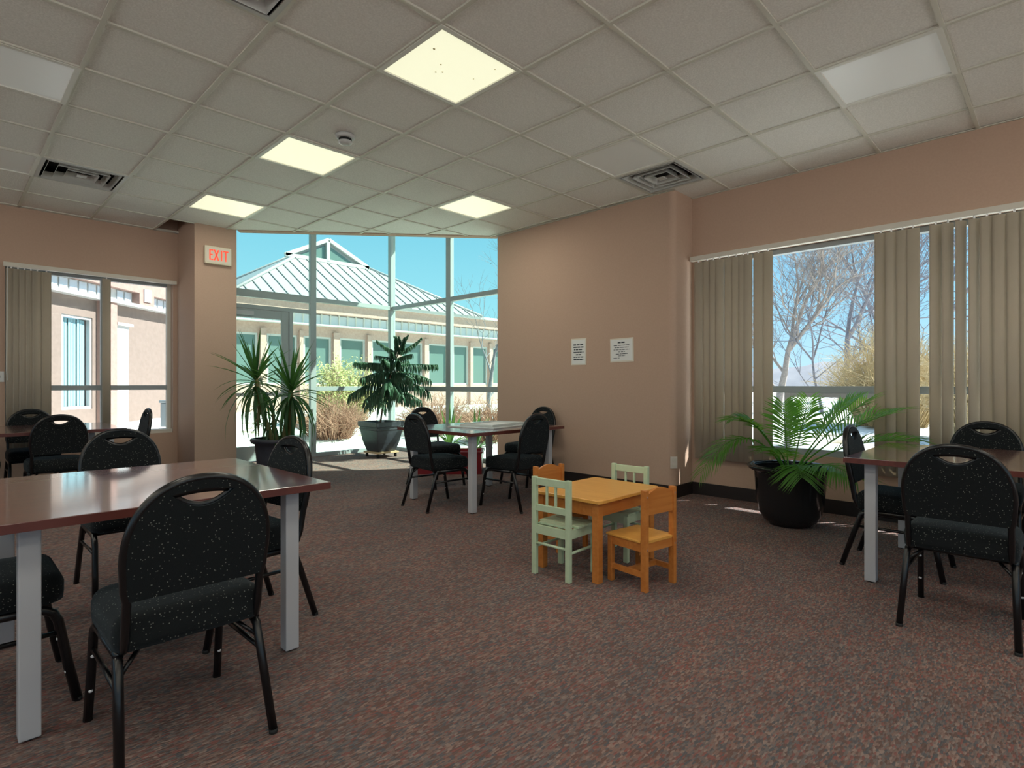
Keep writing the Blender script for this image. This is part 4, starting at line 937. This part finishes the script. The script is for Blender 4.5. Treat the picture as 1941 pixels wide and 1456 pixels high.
def shrub(name, x, y, w_, h_, n, m, label, leaf=None, seed=1, group=None, z0=None):
    rnd = random.Random(seed); mb = MB(); S_ = tag(empty(name, (x, y, ground_h(x, y) if z0 is None else z0)), label, 'shrub', group); lf_ = MB()
    for k in range(n):
        a = rnd.uniform(0, 2 * PI); r_ = math.sqrt(rnd.random()) * w_; b0 = Vector((math.cos(a) * r_ * .45, math.sin(a) * r_ * .45, 0))
        b1 = Vector((math.cos(a) * r_ + rnd.uniform(-.2, .2), math.sin(a) * r_ + rnd.uniform(-.2, .2), h_ * rnd.uniform(.45, 1) * math.sqrt(max(.05, 1 - (r_ / w_) ** 2 * .8))))
        md = b0.lerp(b1, .5) + Vector((rnd.uniform(-.1, .1), rnd.uniform(-.1, .1), .12 * h_))
        mb.tube([b0, md, b1], [.008, .006, .003], 3, cap=False)
        for q in range(3):
            u = rnd.uniform(.3, 1); p = b0.lerp(md, u * 2) if u < .5 else md.lerp(b1, u * 2 - 1); v_ = Vector((rnd.uniform(-1, 1), rnd.uniform(-1, 1), rnd.uniform(0, 1))).normalized() * (.22 * h_)
            mb.tube([p, p + v_], [.004, .002], 3, cap=False)
            if leaf:
                for z_ in range(leaf):
                    c_ = p + v_ * rnd.random() + Vector((rnd.uniform(-.05, .05),) * 3); d0 = Vector((rnd.uniform(-1, 1), rnd.uniform(-1, 1), rnd.uniform(-.4, 1))).normalized() * .055; d1 = d0.orthogonal().normalized() * .026
                    lf_.add([c_, c_ + d0 * .5 + d1, c_ + d0, c_ + d0 * .5 - d1], [(0, 1, 2, 3)])
    mb.build('twigs', m, S_)
    if leaf: lf_.build('foliage', 'bush_leaf', S_)
x, y = at(655, 14.0); shrub('leafy_shrub', x, y, .95, 1.75, 420, 'twig_gold', 'yellow-green leafy shrub outside the glazed bay', 5, 5)
x, y = at(628, 12.0); shrub('twiggy_shrub', x, y, .9, 1.0, 420, 'twig_red', 'reddish bare twig shrub low outside the bay, left of the planter', None, 6, 'bare twig shrubs in the court')
x, y = at(830, 13.2); shrub('twiggy_shrub', x, y, 1.15, 1.0, 420, 'twig_red', 'reddish bare twig shrub outside the bay, right of the planter', None, 7, 'bare twig shrubs in the court')
x, y = at(925, 11.6); shrub('twiggy_shrub', x, y, .8, .95, 380, 'twig_red', 'reddish bare twig shrub outside the bay, next to the beige wall', None, 8, 'bare twig shrubs in the court')
x, y = at(1690, 11.5); shrub('golden_shrub', x, y, 1.3, 2.15, 900, 'twig_gold', 'golden bushy shrub low in the right window', None, 9, 'golden shrubs outside the right window')
x, y = at(1850, 9.3); shrub('golden_shrub', x, y, .8, 1.9, 500, 'twig_gold', 'golden bushy shrub behind the right-hand blind slats', None, 10, 'golden shrubs outside the right window')
# distant wooded rise beyond the field
mb = MB(); pts = []; rnd = random.Random(8)
for k in range(60):
    a = R(-60 + 95 * k / 59); d_ = 95; pts.append((math.cos(a) * d_, math.sin(a) * d_, 3.6 + 1.0 * math.sin(k * .45) + rnd.uniform(-.25, .25)))
vs = [];
for x_, y_, z_ in pts: vs += [(x_ * .9, y_ * .9, .2), (x_, y_, z_), (x_ * 1.12, y_ * 1.12, .2)]
fs = [(k * 3 + q, (k + 1) * 3 + q, (k + 1) * 3 + q + 1, k * 3 + q + 1) for k in range(59) for q in (0, 1)]
st('hills', MB().add(vs, fs, True), 'hill')
